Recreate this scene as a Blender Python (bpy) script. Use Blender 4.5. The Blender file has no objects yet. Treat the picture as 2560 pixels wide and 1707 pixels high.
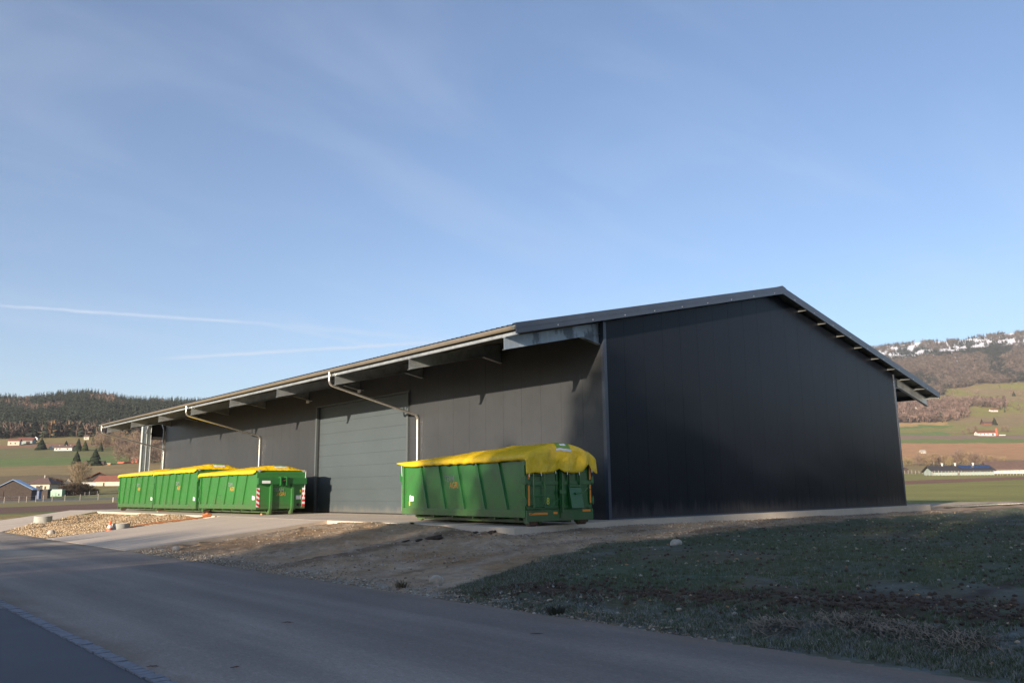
import bpy, bmesh, math, random
import numpy as np
from mathutils import Vector, Matrix
random.seed(7); rng = np.random.default_rng(7)
scene = bpy.context.scene
# ------------------------------------------------------------------ camera
CAM = np.array([-19.75986, -18.03997, 0.963])
FW = np.array([0.64687407, 0.7412679, 0.1790973])
RT = np.array([0.75484807, -0.65578694, -0.01216007])
UP = np.array([-0.1084358, -0.14305729, 0.98375621])
FPX = 2042.29
cam_d = bpy.data.cameras.new("camera"); cam = bpy.data.objects.new("camera", cam_d)
scene.collection.objects.link(cam); scene.camera = cam
cam.matrix_world = Matrix(((RT[0], UP[0], -FW[0], CAM[0]), (RT[1], UP[1], -FW[1], CAM[1]), (RT[2], UP[2], -FW[2], CAM[2]), (0, 0, 0, 1)))
cam_d.sensor_width = 36; cam_d.sensor_fit = 'HORIZONTAL'; cam_d.lens = 28.72
cam_d.clip_start = 0.1; cam_d.clip_end = 20000
# ------------------------------------------------------------------ light
SUNV = Vector((4.146, 1.25, -0.85)).normalized()
SUN_EL = math.asin(-SUNV.z); SUN_ROT = math.atan2(-SUNV.x, -SUNV.y)
sun_d = bpy.data.lights.new("sun", 'SUN'); sun = bpy.data.objects.new("sun", sun_d)
scene.collection.objects.link(sun)
sun_d.energy = 5.0; sun_d.angle = math.radians(0.5); sun_d.color = (1.0, 0.84, 0.66)
sun.rotation_euler = SUNV.to_track_quat('-Z', 'Y').to_euler(); sun.location = (-60, -30, 60)
scene.view_settings.view_transform = 'Standard'; scene.view_settings.look = 'None'
scene.view_settings.gamma = 1; scene.view_settings.exposure = 1.22
world = bpy.data.worlds.new("World"); scene.world = world; world.use_nodes = True
SKY_STRENGTH = 0.078
def pix_dir(u, v):
    d = FW + RT * (u - 1280) / FPX - UP * (v - 853.5) / FPX
    return d / np.linalg.norm(d)
def build_world():
    nt = world.node_tree; N = nt.nodes; Lk = nt.links; N.clear()
    out = N.new('ShaderNodeOutputWorld'); bg = N.new('ShaderNodeBackground'); bg.inputs[1].default_value = SKY_STRENGTH
    sky = N.new('ShaderNodeTexSky'); sky.sky_type = 'NISHITA'; sky.sun_disc = False
    sky.sun_elevation = SUN_EL; sky.sun_rotation = SUN_ROT; sky.altitude = 800
    sky.air_density = 1.0; sky.dust_density = 0.35; sky.ozone_density = 1.3
    tc = N.new('ShaderNodeTexCoord')
    def vm(op, a, b=None):
        n = N.new('ShaderNodeVectorMath'); n.operation = op
        for i, s in ((0, a), (1, b)):
            if s is None: continue
            if isinstance(s, (tuple, list)): n.inputs[i].default_value = s
            else: Lk.new(s, n.inputs[i])
        return n
    def m(op, a, b=None, clamp=False):
        n = N.new('ShaderNodeMath'); n.operation = op; n.use_clamp = clamp
        for i, s in ((0, a), (1, b)):
            if s is None: continue
            if isinstance(s, (int, float)): n.inputs[i].default_value = s
            else: Lk.new(s, n.inputs[i])
        return n.outputs[0]
    d = vm('NORMALIZE', tc.outputs['Generated']).outputs[0]
    # thin high cloud: noise on a plane far overhead, seen through the direction
    sep = N.new('ShaderNodeSeparateXYZ'); Lk.new(d, sep.inputs[0])
    zz = m('ADD', sep.outputs[2], 0.22)
    cx = m('DIVIDE', sep.outputs[0], zz); cy = m('DIVIDE', sep.outputs[1], zz)
    comb = N.new('ShaderNodeCombineXYZ'); Lk.new(cx, comb.inputs[0]); Lk.new(cy, comb.inputs[1])
    mp = N.new('ShaderNodeMapping'); mp.inputs['Rotation'].default_value = (0, 0, math.radians(28)); mp.inputs['Scale'].default_value = (0.7, 1.7, 1)
    Lk.new(comb.outputs[0], mp.inputs[0])
    nz = N.new('ShaderNodeTexNoise'); nz.inputs['Scale'].default_value = 1.7; nz.inputs['Detail'].default_value = 6; nz.inputs['Roughness'].default_value = 0.52
    nz.inputs['Distortion'].default_value = 0.6
    Lk.new(mp.outputs[0], nz.inputs['Vector'])
    mr = N.new('ShaderNodeMapRange'); mr.interpolation_type = 'SMOOTHSTEP'
    mr.inputs[1].default_value = 0.42; mr.inputs[2].default_value = 0.74; mr.inputs[3].default_value = 0.045; mr.inputs[4].default_value = 0.19
    Lk.new(nz.outputs[0], mr.inputs[0]); cloud = mr.outputs[0]
    # condensation trails: great-circle arcs across the sky
    wob = N.new('ShaderNodeTexNoise'); wob.inputs['Scale'].default_value = 60; wob.inputs['Detail'].default_value = 3; Lk.new(d, wob.inputs['Vector'])
    brk = N.new('ShaderNodeTexNoise'); brk.inputs['Scale'].default_value = 25; brk.inputs['Detail'].default_value = 2; Lk.new(d, brk.inputs['Vector'])
    tot = cloud
    for (a, b, w, amp) in (((-60, 760), (700, 812), .0024, .62), ((700, 812), (1120, 850), .0050, .26), ((380, 898), (1180, 850), .0028, .75), ((640, 805), (960, 868), .0040, .22)):
        A = pix_dir(*a); B = pix_dir(*b); n = np.cross(A, B); n /= np.linalg.norm(n); T = np.cross(n, A); T /= np.linalg.norm(T)
        L = math.atan2(float(B @ T), float(B @ A))
        dn = vm('DOT_PRODUCT', d, tuple(float(x) for x in n)).outputs['Value']
        dn = m('ADD', dn, m('MULTIPLY', m('SUBTRACT', wob.outputs[0], .5), .0028))
        g = m('SUBTRACT', 1.0, m('DIVIDE', m('ABSOLUTE', dn), w), True)
        t = m('ARCTAN2', vm('DOT_PRODUCT', d, tuple(float(x) for x in T)).outputs['Value'], vm('DOT_PRODUCT', d, tuple(float(x) for x in A)).outputs['Value'])
        t = m('DIVIDE', t, L)
        e1 = m('MULTIPLY', m('ADD', t, .02), 8, True); e2 = m('MULTIPLY', m('SUBTRACT', 1.02, t), 5, True)
        g = m('MULTIPLY', m('MULTIPLY', g, e1), m('MULTIPLY', e2, m('ADD', m('MULTIPLY', brk.outputs[0], .9), .3)))
        tot = m('ADD', tot, m('MULTIPLY', g, amp * 1.15), True)
    tint = N.new('ShaderNodeMix'); tint.data_type = 'RGBA'; tint.blend_type = 'MULTIPLY'; tint.inputs[0].default_value = 1; Lk.new(sky.outputs[0], tint.inputs[6]); tint.inputs[7].default_value = (.90, .975, 1.16, 1)
    mix = N.new('ShaderNodeMix'); mix.data_type = 'RGBA'
    Lk.new(tot, mix.inputs[0]); Lk.new(tint.outputs[2], mix.inputs[6]); mix.inputs[7].default_value = (4.0, 4.6, 5.6, 1)
    Lk.new(mix.outputs[2], bg.inputs[0]); Lk.new(bg.outputs[0], out.inputs[0])
build_world()

# ------------------------------------------------------------------ helpers
COL = scene.collection
def tag(o, label=None, cat=None, group=None, kind=None):
    if label: o['label'] = label
    if cat: o['category'] = cat
    if group: o['group'] = group
    if kind: o['kind'] = kind
    return o
def empty(name, loc, rz=0.0, **k):
    o = bpy.data.objects.new(name, None); COL.objects.link(o); o.location = loc; o.rotation_euler = (0, 0, rz); o.empty_display_size = .3
    return tag(o, **k)
def mk(name, V, F, mats, parent=None, midx=None, smooth=False, loc=None, col=None):
    me = bpy.data.meshes.new(name)
    V = np.asarray(V, dtype=np.float64).reshape(-1, 3)
    if isinstance(F, np.ndarray):
        n, k = F.shape
        me.vertices.add(len(V)); me.vertices.foreach_set('co', V.astype(np.float32).ravel())
        me.loops.add(n * k); me.loops.foreach_set('vertex_index', F.astype(np.int32).ravel())
        me.polygons.add(n); me.polygons.foreach_set('loop_start', np.arange(0, n * k, k, dtype=np.int32))
        me.update(calc_edges=True)
    else:
        me.from_pydata(V.tolist(), [], F); me.update()
    if not isinstance(mats, (list, tuple)): mats = [mats]
    for m_ in mats: me.materials.append(m_)
    if midx is not None: me.polygons.foreach_set('material_index', np.asarray(midx, dtype=np.int32))
    if smooth: me.polygons.foreach_set('use_smooth', np.ones(len(me.polygons), dtype=bool))
    if col is not None:
        ca = me.color_attributes.new('col', 'FLOAT_COLOR', 'POINT'); ca.data.foreach_set('color', np.asarray(col, dtype=np.float32).ravel())
    o = bpy.data.objects.new(name, me); COL.objects.link(o)
    if parent is not None: o.parent = parent
    if loc is not None: o.location = loc
    return o
class MB:
    def __init__(s): s.v = []; s.f = []; s.m = []
    def add(s, V, F, m=0):
        b = len(s.v); s.v += [tuple(p) for p in V]; s.f += [[i + b for i in f] for f in F]; s.m += [m] * len(F)
    def box(s, a, b, m=0):
        x0, y0, z0 = a; x1, y1, z1 = b
        s.add([(x0, y0, z0), (x1, y0, z0), (x1, y1, z0), (x0, y1, z0), (x0, y0, z1), (x1, y0, z1), (x1, y1, z1), (x0, y1, z1)],
              [[3, 2, 1, 0], [4, 5, 6, 7], [0, 1, 5, 4], [1, 2, 6, 5], [2, 3, 7, 6], [3, 0, 4, 7]], m)
    def prism(s, pts, d, m=0):
        """polygon pts (3d list) extruded by vector d"""
        n = len(pts); d = np.array(d)
        V = [tuple(p) for p in pts] + [tuple(np.array(p) + d) for p in pts]
        s.add(V, [list(range(n))[::-1], list(range(n, 2 * n))] + [[i, (i + 1) % n, n + (i + 1) % n, n + i] for i in range(n)], m)
    def beam(s, p, q, w, h, up=(0, 0, 1), m=0):
        p = np.array(p, float); q = np.array(q, float); d = q - p; d /= np.linalg.norm(d)
        a = np.cross(d, up); a /= np.linalg.norm(a); b = np.cross(a, d)
        pts = [p + a * w / 2 * i + b * h / 2 * j for i, j in ((-1, -1), (1, -1), (1, 1), (-1, 1))]
        s.prism(pts, q - p, m)
    def tube(s, path, r, n=10, m=0, cap=True):
        path = [np.array(p, float) for p in path]; rs = r if hasattr(r, '__len__') else [r] * len(path)
        base = len(s.v); prev = None
        for i, p in enumerate(path):
            d = path[min(i + 1, len(path) - 1)] - path[max(i - 1, 0)]; d /= np.linalg.norm(d)
            ref = np.array((0, 0, 1.)) if abs(d[2]) < .95 else np.array((0, 1., 0))
            if prev is not None: ref = prev
            a = np.cross(d, ref); 
            if np.linalg.norm(a) < 1e-4: a = np.cross(d, (1, 0, 0))
            a /= np.linalg.norm(a); b = np.cross(a, d); prev = b
            for k in range(n):
                t = 2 * math.pi * k / n; s.v.append(tuple(p + rs[i] * (math.cos(t) * a + math.sin(t) * b)))
        for i in range(len(path) - 1):
            for k in range(n):
                s.f.append([base + i * n + k, base + i * n + (k + 1) % n, base + (i + 1) * n + (k + 1) % n, base + (i + 1) * n + k]); s.m.append(m)
        if cap:
            s.f.append([base + k for k in range(n)][::-1]); s.m.append(m)
            s.f.append([base + (len(path) - 1) * n + k for k in range(n)]); s.m.append(m)
    def build(s, name, mats, parent=None, smooth=False, **k):
        return mk(name, s.v, s.f, mats, parent, midx=s.m, smooth=smooth, **k)
def smooth_edges(o, ang=40):
    o.data.polygons.foreach_set('use_smooth', np.ones(len(o.data.polygons), dtype=bool))
    o.data.set_sharp_from_angle(angle=math.radians(ang)) if hasattr(o.data, 'set_sharp_from_angle') else None
    return o
def bevel(o, w=.01, seg=2):
    b = o.modifiers.new('bevel', 'BEVEL'); b.width = w; b.segments = seg; b.limit_method = 'ANGLE'; b.angle_limit = math.radians(35)
    return o
def text_obj(name, txt, size, mat, parent, mtx, ext=.002, sx=1.0):
    cu = bpy.data.curves.new(name, 'FONT'); cu.body = txt; cu.size = size; cu.extrude = ext; cu.resolution_u = 3; cu.align_x = 'CENTER'; cu.align_y = 'CENTER'
    cu.offset = size * .012
    tmp = bpy.data.objects.new(name + '_src', cu); COL.objects.link(tmp)
    dg = bpy.context.evaluated_depsgraph_get(); dg.update()
    me = bpy.data.meshes.new_from_object(tmp.evaluated_get(dg)); bpy.data.objects.remove(tmp); bpy.data.curves.remove(cu)
    me.transform(mtx @ Matrix.Diagonal((sx, 1, 1, 1)))
    me.materials.clear(); me.materials.append(mat)
    o = bpy.data.objects.new(name, me); COL.objects.link(o); o.parent = parent; return o

# value noise in numpy
_perm = rng.random((256, 256))
def vnoise(x, y):
    xi = np.floor(x).astype(int); yi = np.floor(y).astype(int); fx = x - xi; fy = y - yi
    fx = fx * fx * (3 - 2 * fx); fy = fy * fy * (3 - 2 * fy)
    g = lambda a, b: _perm[a & 255, b & 255]
    return (g(xi, yi) * (1 - fx) + g(xi + 1, yi) * fx) * (1 - fy) + (g(xi, yi + 1) * (1 - fx) + g(xi + 1, yi + 1) * fx) * fy
def fbm(x, y, o=4, s=1.0):
    t = 0; a = .5; n = 0
    for i in range(o):
        t = t + a * vnoise(x * s + 17.3 * i, y * s + 9.1 * i); n += a; a *= .5; s *= 2.03
    return t / n
def sst(a, b, x):
    t = np.clip((x - a) / (b - a), 0, 1); return t * t * (3 - 2 * t)

# ------------------------------------------------------------------ materials
def mat(name, base, rough=.6, metal=0.0, var=None, bump=None, spec=None, attr=False, coat=0.0, stretch=None, obj=False):
    """var: list of (scale, colour2, lo, hi) noise blends; bump: list of (scale, strength, dist)"""
    m = bpy.data.materials.new(name); m.use_nodes = True; nt = m.node_tree; N = nt.nodes; L = nt.links
    b = N['Principled BSDF']; b.inputs['Roughness'].default_value = rough; b.inputs['Metallic'].default_value = metal
    if spec is not None: b.inputs['Specular IOR Level'].default_value = spec
    if coat: b.inputs['Coat Weight'].default_value = coat; b.inputs['Coat Roughness'].default_value = .08
    tc = N.new('ShaderNodeTexCoord')
    if obj: src = tc.outputs['Object']
    else:
        g = N.new('ShaderNodeNewGeometry'); src = g.outputs['Position']
    if stretch:
        mp = N.new('ShaderNodeMapping'); mp.inputs['Scale'].default_value = stretch; L.new(src, mp.inputs[0]); src = mp.outputs[0]
    if attr:
        a = N.new('ShaderNodeAttribute'); a.attribute_name = 'col'; cur = a.outputs['Color']
    else:
        rgb = N.new('ShaderNodeRGB'); rgb.outputs[0].default_value = (*base, 1); cur = rgb.outputs[0]
    for (sc, c2, lo, hi) in (var or []):
        nz = N.new('ShaderNodeTexNoise'); nz.inputs['Scale'].default_value = sc; nz.inputs['Detail'].default_value = 5; nz.inputs['Roughness'].default_value = .6
        L.new(src, nz.inputs['Vector'])
        mr = N.new('ShaderNodeMapRange'); mr.inputs[1].default_value = lo; mr.inputs[2].default_value = hi; L.new(nz.outputs[0], mr.inputs[0])
        mx = N.new('ShaderNodeMix'); mx.data_type = 'RGBA'; L.new(mr.outputs[0], mx.inputs[0]); L.new(cur, mx.inputs[6])
        if isinstance(c2, (int, float)):
            mu = N.new('ShaderNodeMix'); mu.data_type = 'RGBA'; mu.blend_type = 'MULTIPLY'; mu.inputs[0].default_value = 1; L.new(cur, mu.inputs[6]); mu.inputs[7].default_value = (c2, c2, c2, 1)
            L.new(mu.outputs[2], mx.inputs[7])
        else: mx.inputs[7].default_value = (*c2, 1)
        cur = mx.outputs[2]
    L.new(cur, b.inputs['Base Color'])
    prev = None
    for (sc, st, di) in (bump or []):
        nz = N.new('ShaderNodeTexNoise'); nz.inputs['Scale'].default_value = sc; nz.inputs['Detail'].default_value = 4; L.new(src, nz.inputs['Vector'])
        bp = N.new('ShaderNodeBump'); bp.inputs['Strength'].default_value = st; bp.inputs['Distance'].default_value = di; L.new(nz.outputs[0], bp.inputs['Height'])
        if prev: L.new(prev, bp.inputs['Normal'])
        prev = bp.outputs[0]
    if prev: L.new(prev, b.inputs['Normal'])
    return m
def splash(m, top, col, amt, stretch=(3, 3, 1.2)):
    """dust and mud thrown up from the ground: strongest at the foot, ragged upper edge (wear that belongs to the surface)"""
    nt = m.node_tree; N = nt.nodes; L = nt.links; b = N['Principled BSDF']; cur = b.inputs['Base Color'].links[0].from_socket
    g = N.new('ShaderNodeNewGeometry'); sp = N.new('ShaderNodeSeparateXYZ'); L.new(g.outputs['Position'], sp.inputs[0])
    mp = N.new('ShaderNodeMapping'); mp.inputs['Scale'].default_value = stretch; L.new(g.outputs['Position'], mp.inputs[0])
    nz = N.new('ShaderNodeTexNoise'); nz.inputs['Scale'].default_value = 1.0; nz.inputs['Detail'].default_value = 5; L.new(mp.outputs[0], nz.inputs['Vector'])
    ad = N.new('ShaderNodeMath'); ad.operation = 'MULTIPLY_ADD'; ad.inputs[1].default_value = -top * 1.6; L.new(nz.outputs[0], ad.inputs[0]); L.new(sp.outputs[2], ad.inputs[2])
    mr = N.new('ShaderNodeMapRange'); mr.interpolation_type = 'SMOOTHSTEP'; mr.inputs[1].default_value = top * .25; mr.inputs[2].default_value = -top * .75; mr.inputs[4].default_value = amt; L.new(ad.outputs[0], mr.inputs[0])
    mx = N.new('ShaderNodeMix'); mx.data_type = 'RGBA'; L.new(mr.outputs[0], mx.inputs[0]); L.new(cur, mx.inputs[6]); mx.inputs[7].default_value = (*col, 1); L.new(mx.outputs[2], b.inputs['Base Color'])
def panel_mat(name, base, rough, scale, axis, dirt=True):
    """painted sheet steel with a fine vertical micro profile"""
    m = mat(name, base, rough, 0.0, var=[(.35, 1.25, .4, .8), (3.0, .85, .5, .8)], spec=.16 if 'gable' in name else .45)
    nt = m.node_tree; N = nt.nodes; L = nt.links; b = N['Principled BSDF']
    g = N.new('ShaderNodeNewGeometry'); sp = N.new('ShaderNodeSeparateXYZ'); L.new(g.outputs['Position'], sp.inputs[0])
    mu = N.new('ShaderNodeMath'); mu.operation = 'MULTIPLY'; mu.inputs[1].default_value = scale; L.new(sp.outputs[axis], mu.inputs[0])
    si = N.new('ShaderNodeMath'); si.operation = 'SINE'; L.new(mu.outputs[0], si.inputs[0])
    bp = N.new('ShaderNodeBump'); bp.inputs['Strength'].default_value = .12; bp.inputs['Distance'].default_value = .003; L.new(si.outputs[0], bp.inputs['Height'])
    nz = N.new('ShaderNodeTexNoise'); nz.inputs['Scale'].default_value = .5; nz.inputs['Detail'].default_value = 2; L.new(g.outputs['Position'], nz.inputs['Vector'])
    b2 = N.new('ShaderNodeBump'); b2.inputs['Strength'].default_value = .18; b2.inputs['Distance'].default_value = .04; L.new(nz.outputs[0], b2.inputs['Height']); L.new(bp.outputs[0], b2.inputs['Normal'])
    L.new(b2.outputs[0], b.inputs['Normal'])
    splash(m, .55 if 'gable' in name else .35, (.085, .080, .078), .5, (5.0, 5.0, .8))
    return m
M = {}
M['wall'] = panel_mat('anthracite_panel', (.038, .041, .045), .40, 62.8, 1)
M['gable'] = panel_mat('anthracite_shaded_gable_panel', (.0095, .0118, .0175), .30, 62.8, 0)  # same cladding as the side wall, colour lowered to darken the shaded gable
M['door'] = mat('grey_door_steel', (.068, .086, .094), .4, 0, var=[(.6, 1.12, .4, .8), (9, .93, .5, .8)], bump=[(.8, .12, .03)])
M['trim'] = mat('dark_trim', (.040, .050, .072), .32, 0, var=[(2, 1.3, .45, .8)], coat=.2)
M['jamb'] = mat('jamb_grey', (.085, .10, .105), .45)
M['roofsheet'] = mat('roof_sheet', (.028, .03, .036), .4, .2)
M['soffit'] = mat('soffit_panel', (.20, .20, .18), .5, var=[(1.5, .8, .4, .8)])
M['galv'] = mat('galvanised_steel', (.42, .45, .46), .38, .55, var=[(3, .62, .42, .75), (14, 1.25, .5, .8)], bump=[(30, .06, .003)])
M['galvlight'] = mat('pale_galvanised', (.52, .56, .55), .6, .1, var=[(3, .8, .42, .75)])
M['galvdull'] = mat('dull_galvanised', (.12, .125, .12), .55, .3)
M['galvpatina'] = mat('galvanised_patina', (.36, .42, .47), .5, .3, var=[(1.1, (.14, .17, .20), .47, .52), (5, 1.35, .45, .8)], stretch=(1, 1, .35))
M['gutter'] = mat('gutter_steel', (.55, .50, .42), .28, .75, var=[(4, .8, .4, .8)])
M['inox'] = mat('stainless_pipe', (.68, .66, .6), .25, .85, var=[(6, .85, .4, .8)])
M['rivet'] = mat('rivet_steel', (.6, .6, .6), .35, .6)
M['green'] = mat('green_paint', (.034, .160, .036), .24, 0, var=[(.7, 1.15, .4, .75), (2.6, (.050, .12, .045), .56, .75), (24, (.10, .12, .06), .68, .8)], bump=[(1.6, .22, .02)], coat=.35)
M['greendk'] = mat('green_paint_frame', (.020, .125, .030), .32, 0, var=[(6, .8, .45, .8)], coat=.25)
M['tarp'] = mat('yellow_tarpaulin', (.82, .54, .014), .42, 0, var=[(1.6, 1.12, .4, .8), (5, .78, .5, .8), (1.1, (.45, .30, .06), .6, .85)], bump=[(3.2, 1.0, .06), (9, .8, .02), (120, .15, .002)])
splash(M['green'], .75, (.10, .095, .06), .55); splash(M['greendk'], .6, (.10, .095, .06), .5); splash(M['door'], .4, (.16, .15, .13), .5, (4, 4, .8))
M['emgreen'] = mat('emblem_green', (.16, .30, .03), .5)
M['white'] = mat('white_vinyl', (.72, .74, .76), .5)
M['whiteblue'] = mat('sticker_ink', (.25, .38, .6), .5)
M['orange'] = mat('orange_reflector', (.78, .25, .02), .4)
M['letgrey'] = mat('grey_lettering', (.17, .21, .19), .5)
M['letorange'] = mat('orange_lettering', (.50, .25, .05), .5)
M['letyellow'] = mat('yellow_lettering', (.62, .60, .06), .5)
M['red'] = mat('red_reflector', (.55, .02, .02), .35)
M['roller'] = mat('rusty_roller', (.16, .10, .075), .7, .3, var=[(8, .6, .4, .7)])
M['wood'] = mat('timber', (.40, .24, .12), .8, var=[(9, .7, .4, .7)])
M['black'] = mat('black_rubber', (.015, .015, .016), .6)
M['concrete'] = mat('concrete', (.56, .48, .38), .85, var=[(.35, .82, .42, .7), (2.5, 1.12, .45, .75), (28, .88, .5, .75)], bump=[(60, .25, .006), (4, .12, .02)])
M['ramp'] = mat('brushed_concrete', (.60, .50, .39), .85, var=[(.5, .85, .4, .7), (6, .86, .5, .7), (30, 1.08, .5, .75)], bump=[(40, .3, .006)], stretch=(.35, 1.6, 1))
M['ringc'] = mat('precast_concrete', (.38, .38, .34), .85, var=[(6, .75, .4, .7)], bump=[(40, .3, .005)])
M['asphalt'] = mat('asphalt', (.225, .188, .160), .85, var=[(.14, 1.28, .42, .62), (.5, .84, .5, .72), (18, 1.22, .5, .72), (31, .74, .52, .74), (60, 1.6, .55, .78), (95, .5, .55, .75)], bump=[(140, .4, .006), (2, .1, .02)], stretch=(1.4, .55, 1))
M['asphalt2'] = mat('fresh_asphalt', (.080, .084, .092), .8, var=[(.6, 1.2, .42, .7), (70, 1.6, .58, .85)], bump=[(150, .45, .006)])
M['sett'] = mat('granite_sett', (.21, .22, .25), .8, var=[(12, .7, .4, .7), (50, 1.3, .5, .8)], bump=[(60, .4, .006)])
M['stone'] = mat('limestone', (.46, .42, .36), .85, var=[(2.2, (.30, .25, .18), .5, .7), (40, 1.2, .5, .8)], bump=[(30, .3, .01)])
M['pebble'] = mat('gravel_pebbles', (.48, .38, .25), .85, attr=True, var=[(50, .8, .45, .7)])
M['clod'] = mat('soil_clod', (.055, .040, .030), .95, var=[(20, .6, .4, .7)])
M['grass'] = mat('winter_crop_blades', (.05, .1, .03), .7, attr=True)
M['straw'] = mat('dry_straw', (.26, .21, .15), .85, var=[(5, .6, .4, .7)])
M['ground'] = mat('earth', (.1, .1, .1), .95, attr=True, var=[(2.6, .72, .45, .65), (11, 1.3, .5, .72), (45, .72, .5, .7)], bump=[(2.5, .6, .10), (9, .7, .06), (42, .6, .02)])
M['conifer'] = mat('conifer_needles', (.02, .035, .018), .8, attr=True)
M['twigs'] = mat('bare_twigs', (.16, .12, .10), .9, attr=True)
M['bark'] = mat('bark', (.12, .10, .08), .9, var=[(6, .6, .4, .7)])
M['plaster'] = mat('plaster', (.52, .46, .36), .8, var=[(.6, .9, .4, .7)])
M['plasterw'] = mat('white_plaster', (.56, .54, .50), .8)
M['tile'] = mat('red_roof_tiles', (.22, .085, .055), .8, var=[(.8, .75, .4, .7)])
M['tilebr'] = mat('brown_roof_tiles', (.13, .085, .07), .8, var=[(.8, .75, .4, .7)])
M['slate'] = mat('dark_roof', (.05, .045, .045), .7)
M['solar'] = mat('solar_panels', (.02, .03, .075), .25, 0, coat=.5)
M['metalroof'] = mat('light_sheet_roof', (.30, .40, .55), .35, .4)
M['boards'] = mat('dark_boards', (.07, .05, .04), .85, var=[(2, .6, .4, .7)])
M['teal'] = mat('teal_cladding', (.07, .19, .15), .6, var=[(1, .7, .4, .7)])
M['teallt'] = mat('pale_green_sheet', (.25, .42, .30), .6)
M['bluegrey'] = mat('blue_grey_cladding', (.10, .14, .24), .6)
M['stable'] = mat('pale_stable_wall', (.30, .36, .33), .8)
M['redshed'] = mat('red_orange_boards', (.42, .09, .05), .7)
M['glass'] = mat('window_glass', (.03, .04, .05), .1)
M['post'] = mat('weathered_post', (.34, .31, .27), .85)
M['cone'] = mat('cone_orange', (.75, .14, .04), .5)
M['snow'] = mat('snow', (.88, .88, .90), .6)

# ------------------------------------------------------------------ terrain
FH = np.array([FW[0], FW[1]]); FH /= np.linalg.norm(FH); RH = np.array([FH[1], -FH[0]])
LP_D = [0, 60, 99, 180, 230, 270, 320, 400, 520, 640, 750, 860, 1000, 1200, 1400, 1550, 1900, 3000, 5500, 20000]
LP_E = [-43, -43, -27, -15, -9, -6, 10, 45, 75, 100, 122, 140, 165, 200, 218, 220, 150, 30, 0, 0]
RP_D = [0, 60, 150, 200, 260, 330, 420, 600, 850, 1000, 1200, 1400, 1700, 2100, 2600, 3200, 3700, 4300, 5500, 20000]
RP_E = [-43, -43, -2, 7, 24, 33, 45, 70, 100, 118, 140, 160, 200, 235, 285, 335, 364, 280, 0, 0]
YEX = [-14, -12.2, -11.6, -8.7, -4.4, -1.5, 4, 11, 18.6, 32, 60, 90]; YEY = [-8, -7.5, -6.9, -5.5, -4.04, -3.77, -2.9, -2.2, -1.9, -1.8, -2.5, -3]
def da(x, y):
    dx = x - CAM[0]; dy = y - CAM[1]; D = dx * FH[0] + dy * FH[1]; lat = dx * RH[0] + dy * RH[1]
    return D, lat / np.maximum(D, 1.0)
def e_of(D, a):
    l = np.interp(D, LP_D, LP_E); r = np.interp(D, RP_D, RP_E)
    l = l + sst(900, 1300, D) * (9 * np.exp(-((a + .525) / .035) ** 2) - 9 * sst(-.50, -.47, a))
    l = l + np.where(D > 900, (fbm(a * 16 + 5, D / 900., 3) - .5) * 26 * sst(900, 1300, D), 0)
    r = np.where(D > 1900, r * (1 + (a - .56) * .50 * sst(1900, 3200, D)), r)
    r = r + sst(300, 700, D) * (1 - sst(1200, 2000, D)) * (fbm(a * 9, D / 400., 2) - .5) * 14 + sst(2000, 2600, D) * (fbm(a * 22, D / 500., 3) - .5) * 12
    w = sst(-.15, .25, a); return l * (1 - w) + r * w
def near(x, y):
    tgt = -.13 - .006 * np.clip(x + 5, 0, 22) - .20 * sst(-.5, -4.5, y) - .05 * sst(0, -1, y - np.interp(x, YEX, YEY))
    tgt = tgt + .105 * sst(.3, 2.0, y) * (1 - sst(8.2, 8.6, y)); tgt = np.where(y > 44.8, -.3, tgt); tgt = np.where((x > 24.2), np.minimum(tgt, -.3), tgt)
    t = np.clip((x + 12.25) / 6.7, 0, 1)
    z = -.65 + (tgt + .65) * t
    isl = sst(-12.1, -10.5, x) * (1 - sst(-6.2, -5.3, x)) * sst(19, 21, y) * (1 - sst(33, 37, y))
    z = z + isl * (.06 + .34 * (fbm(x * .5, y * .5, 3) - .4))
    z = z + np.where(x > -12.2, (fbm(x * .9 + 3, y * .9, 4) - .5) * .10 * np.clip((x + 12.2) / 1.0, 0, 1), 0)
    rgh = (x > -12.0) * (x < -5.6) * (y > -4) * (y < 8); stz = fbm(x * .12 + y * .03 + 3, y * 1.3 - x * .25, 4)
    z = z + rgh * ((stz - .5) * .22 + (fbm(x * 3.1, y * 3.1, 3) - .5) * .07) * np.clip((x + 12.0), 0, 1)
    fld = sst(.1, -.5, y - np.interp(x, YEX, YEY)) * (x > -12)
    z = z + fld * ((fbm(x * 2.2, y * 2.2 + x, 4) - .5) * .09)
    # dug strip along the field's margin
    s = np.exp(-((x + 10.6 + .25 * (y + 10)) / 1.3) ** 2) * sst(-6.5, -8.5, y); z = z + s * (fbm(x * 4, y * 4, 3) - .45) * .2
    rmp = ((y > 7.4) & (y < 18.6)) | ((y > 26) & (y < 45)); z = np.where(rmp & (x < -5) & (x > -12.6) & (((y < 18.6)) | (y > 27 + (x + 12.2) * 1.5)), z - .14, z)
    z = np.where(y < 44.8, np.where((x > -5.1) & (x < 24) & (y > -.1), -.45, z), z)
    z = np.where(x < -12.25, -.66, z)
    return z
def terrain(x, y):
    x = np.asarray(x, float); y = np.asarray(y, float)
    D, a = da(x, y); far = CAM[2] + e_of(D, a) * D / FPX
    far = np.where(D < 30, -.3, far)
    back = 1 - sst(-60, 20, D); far = far * (1 - back) + (-.64) * back
    w = sst(48, 75, D) * 1.0
    n = near(x, y); lateral = sst(50, 80, np.abs((x - CAM[0]) * RH[0] + (y - CAM[1]) * RH[1]))
    w = np.maximum(w, lateral)
    return n * (1 - w) + far * w
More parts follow.
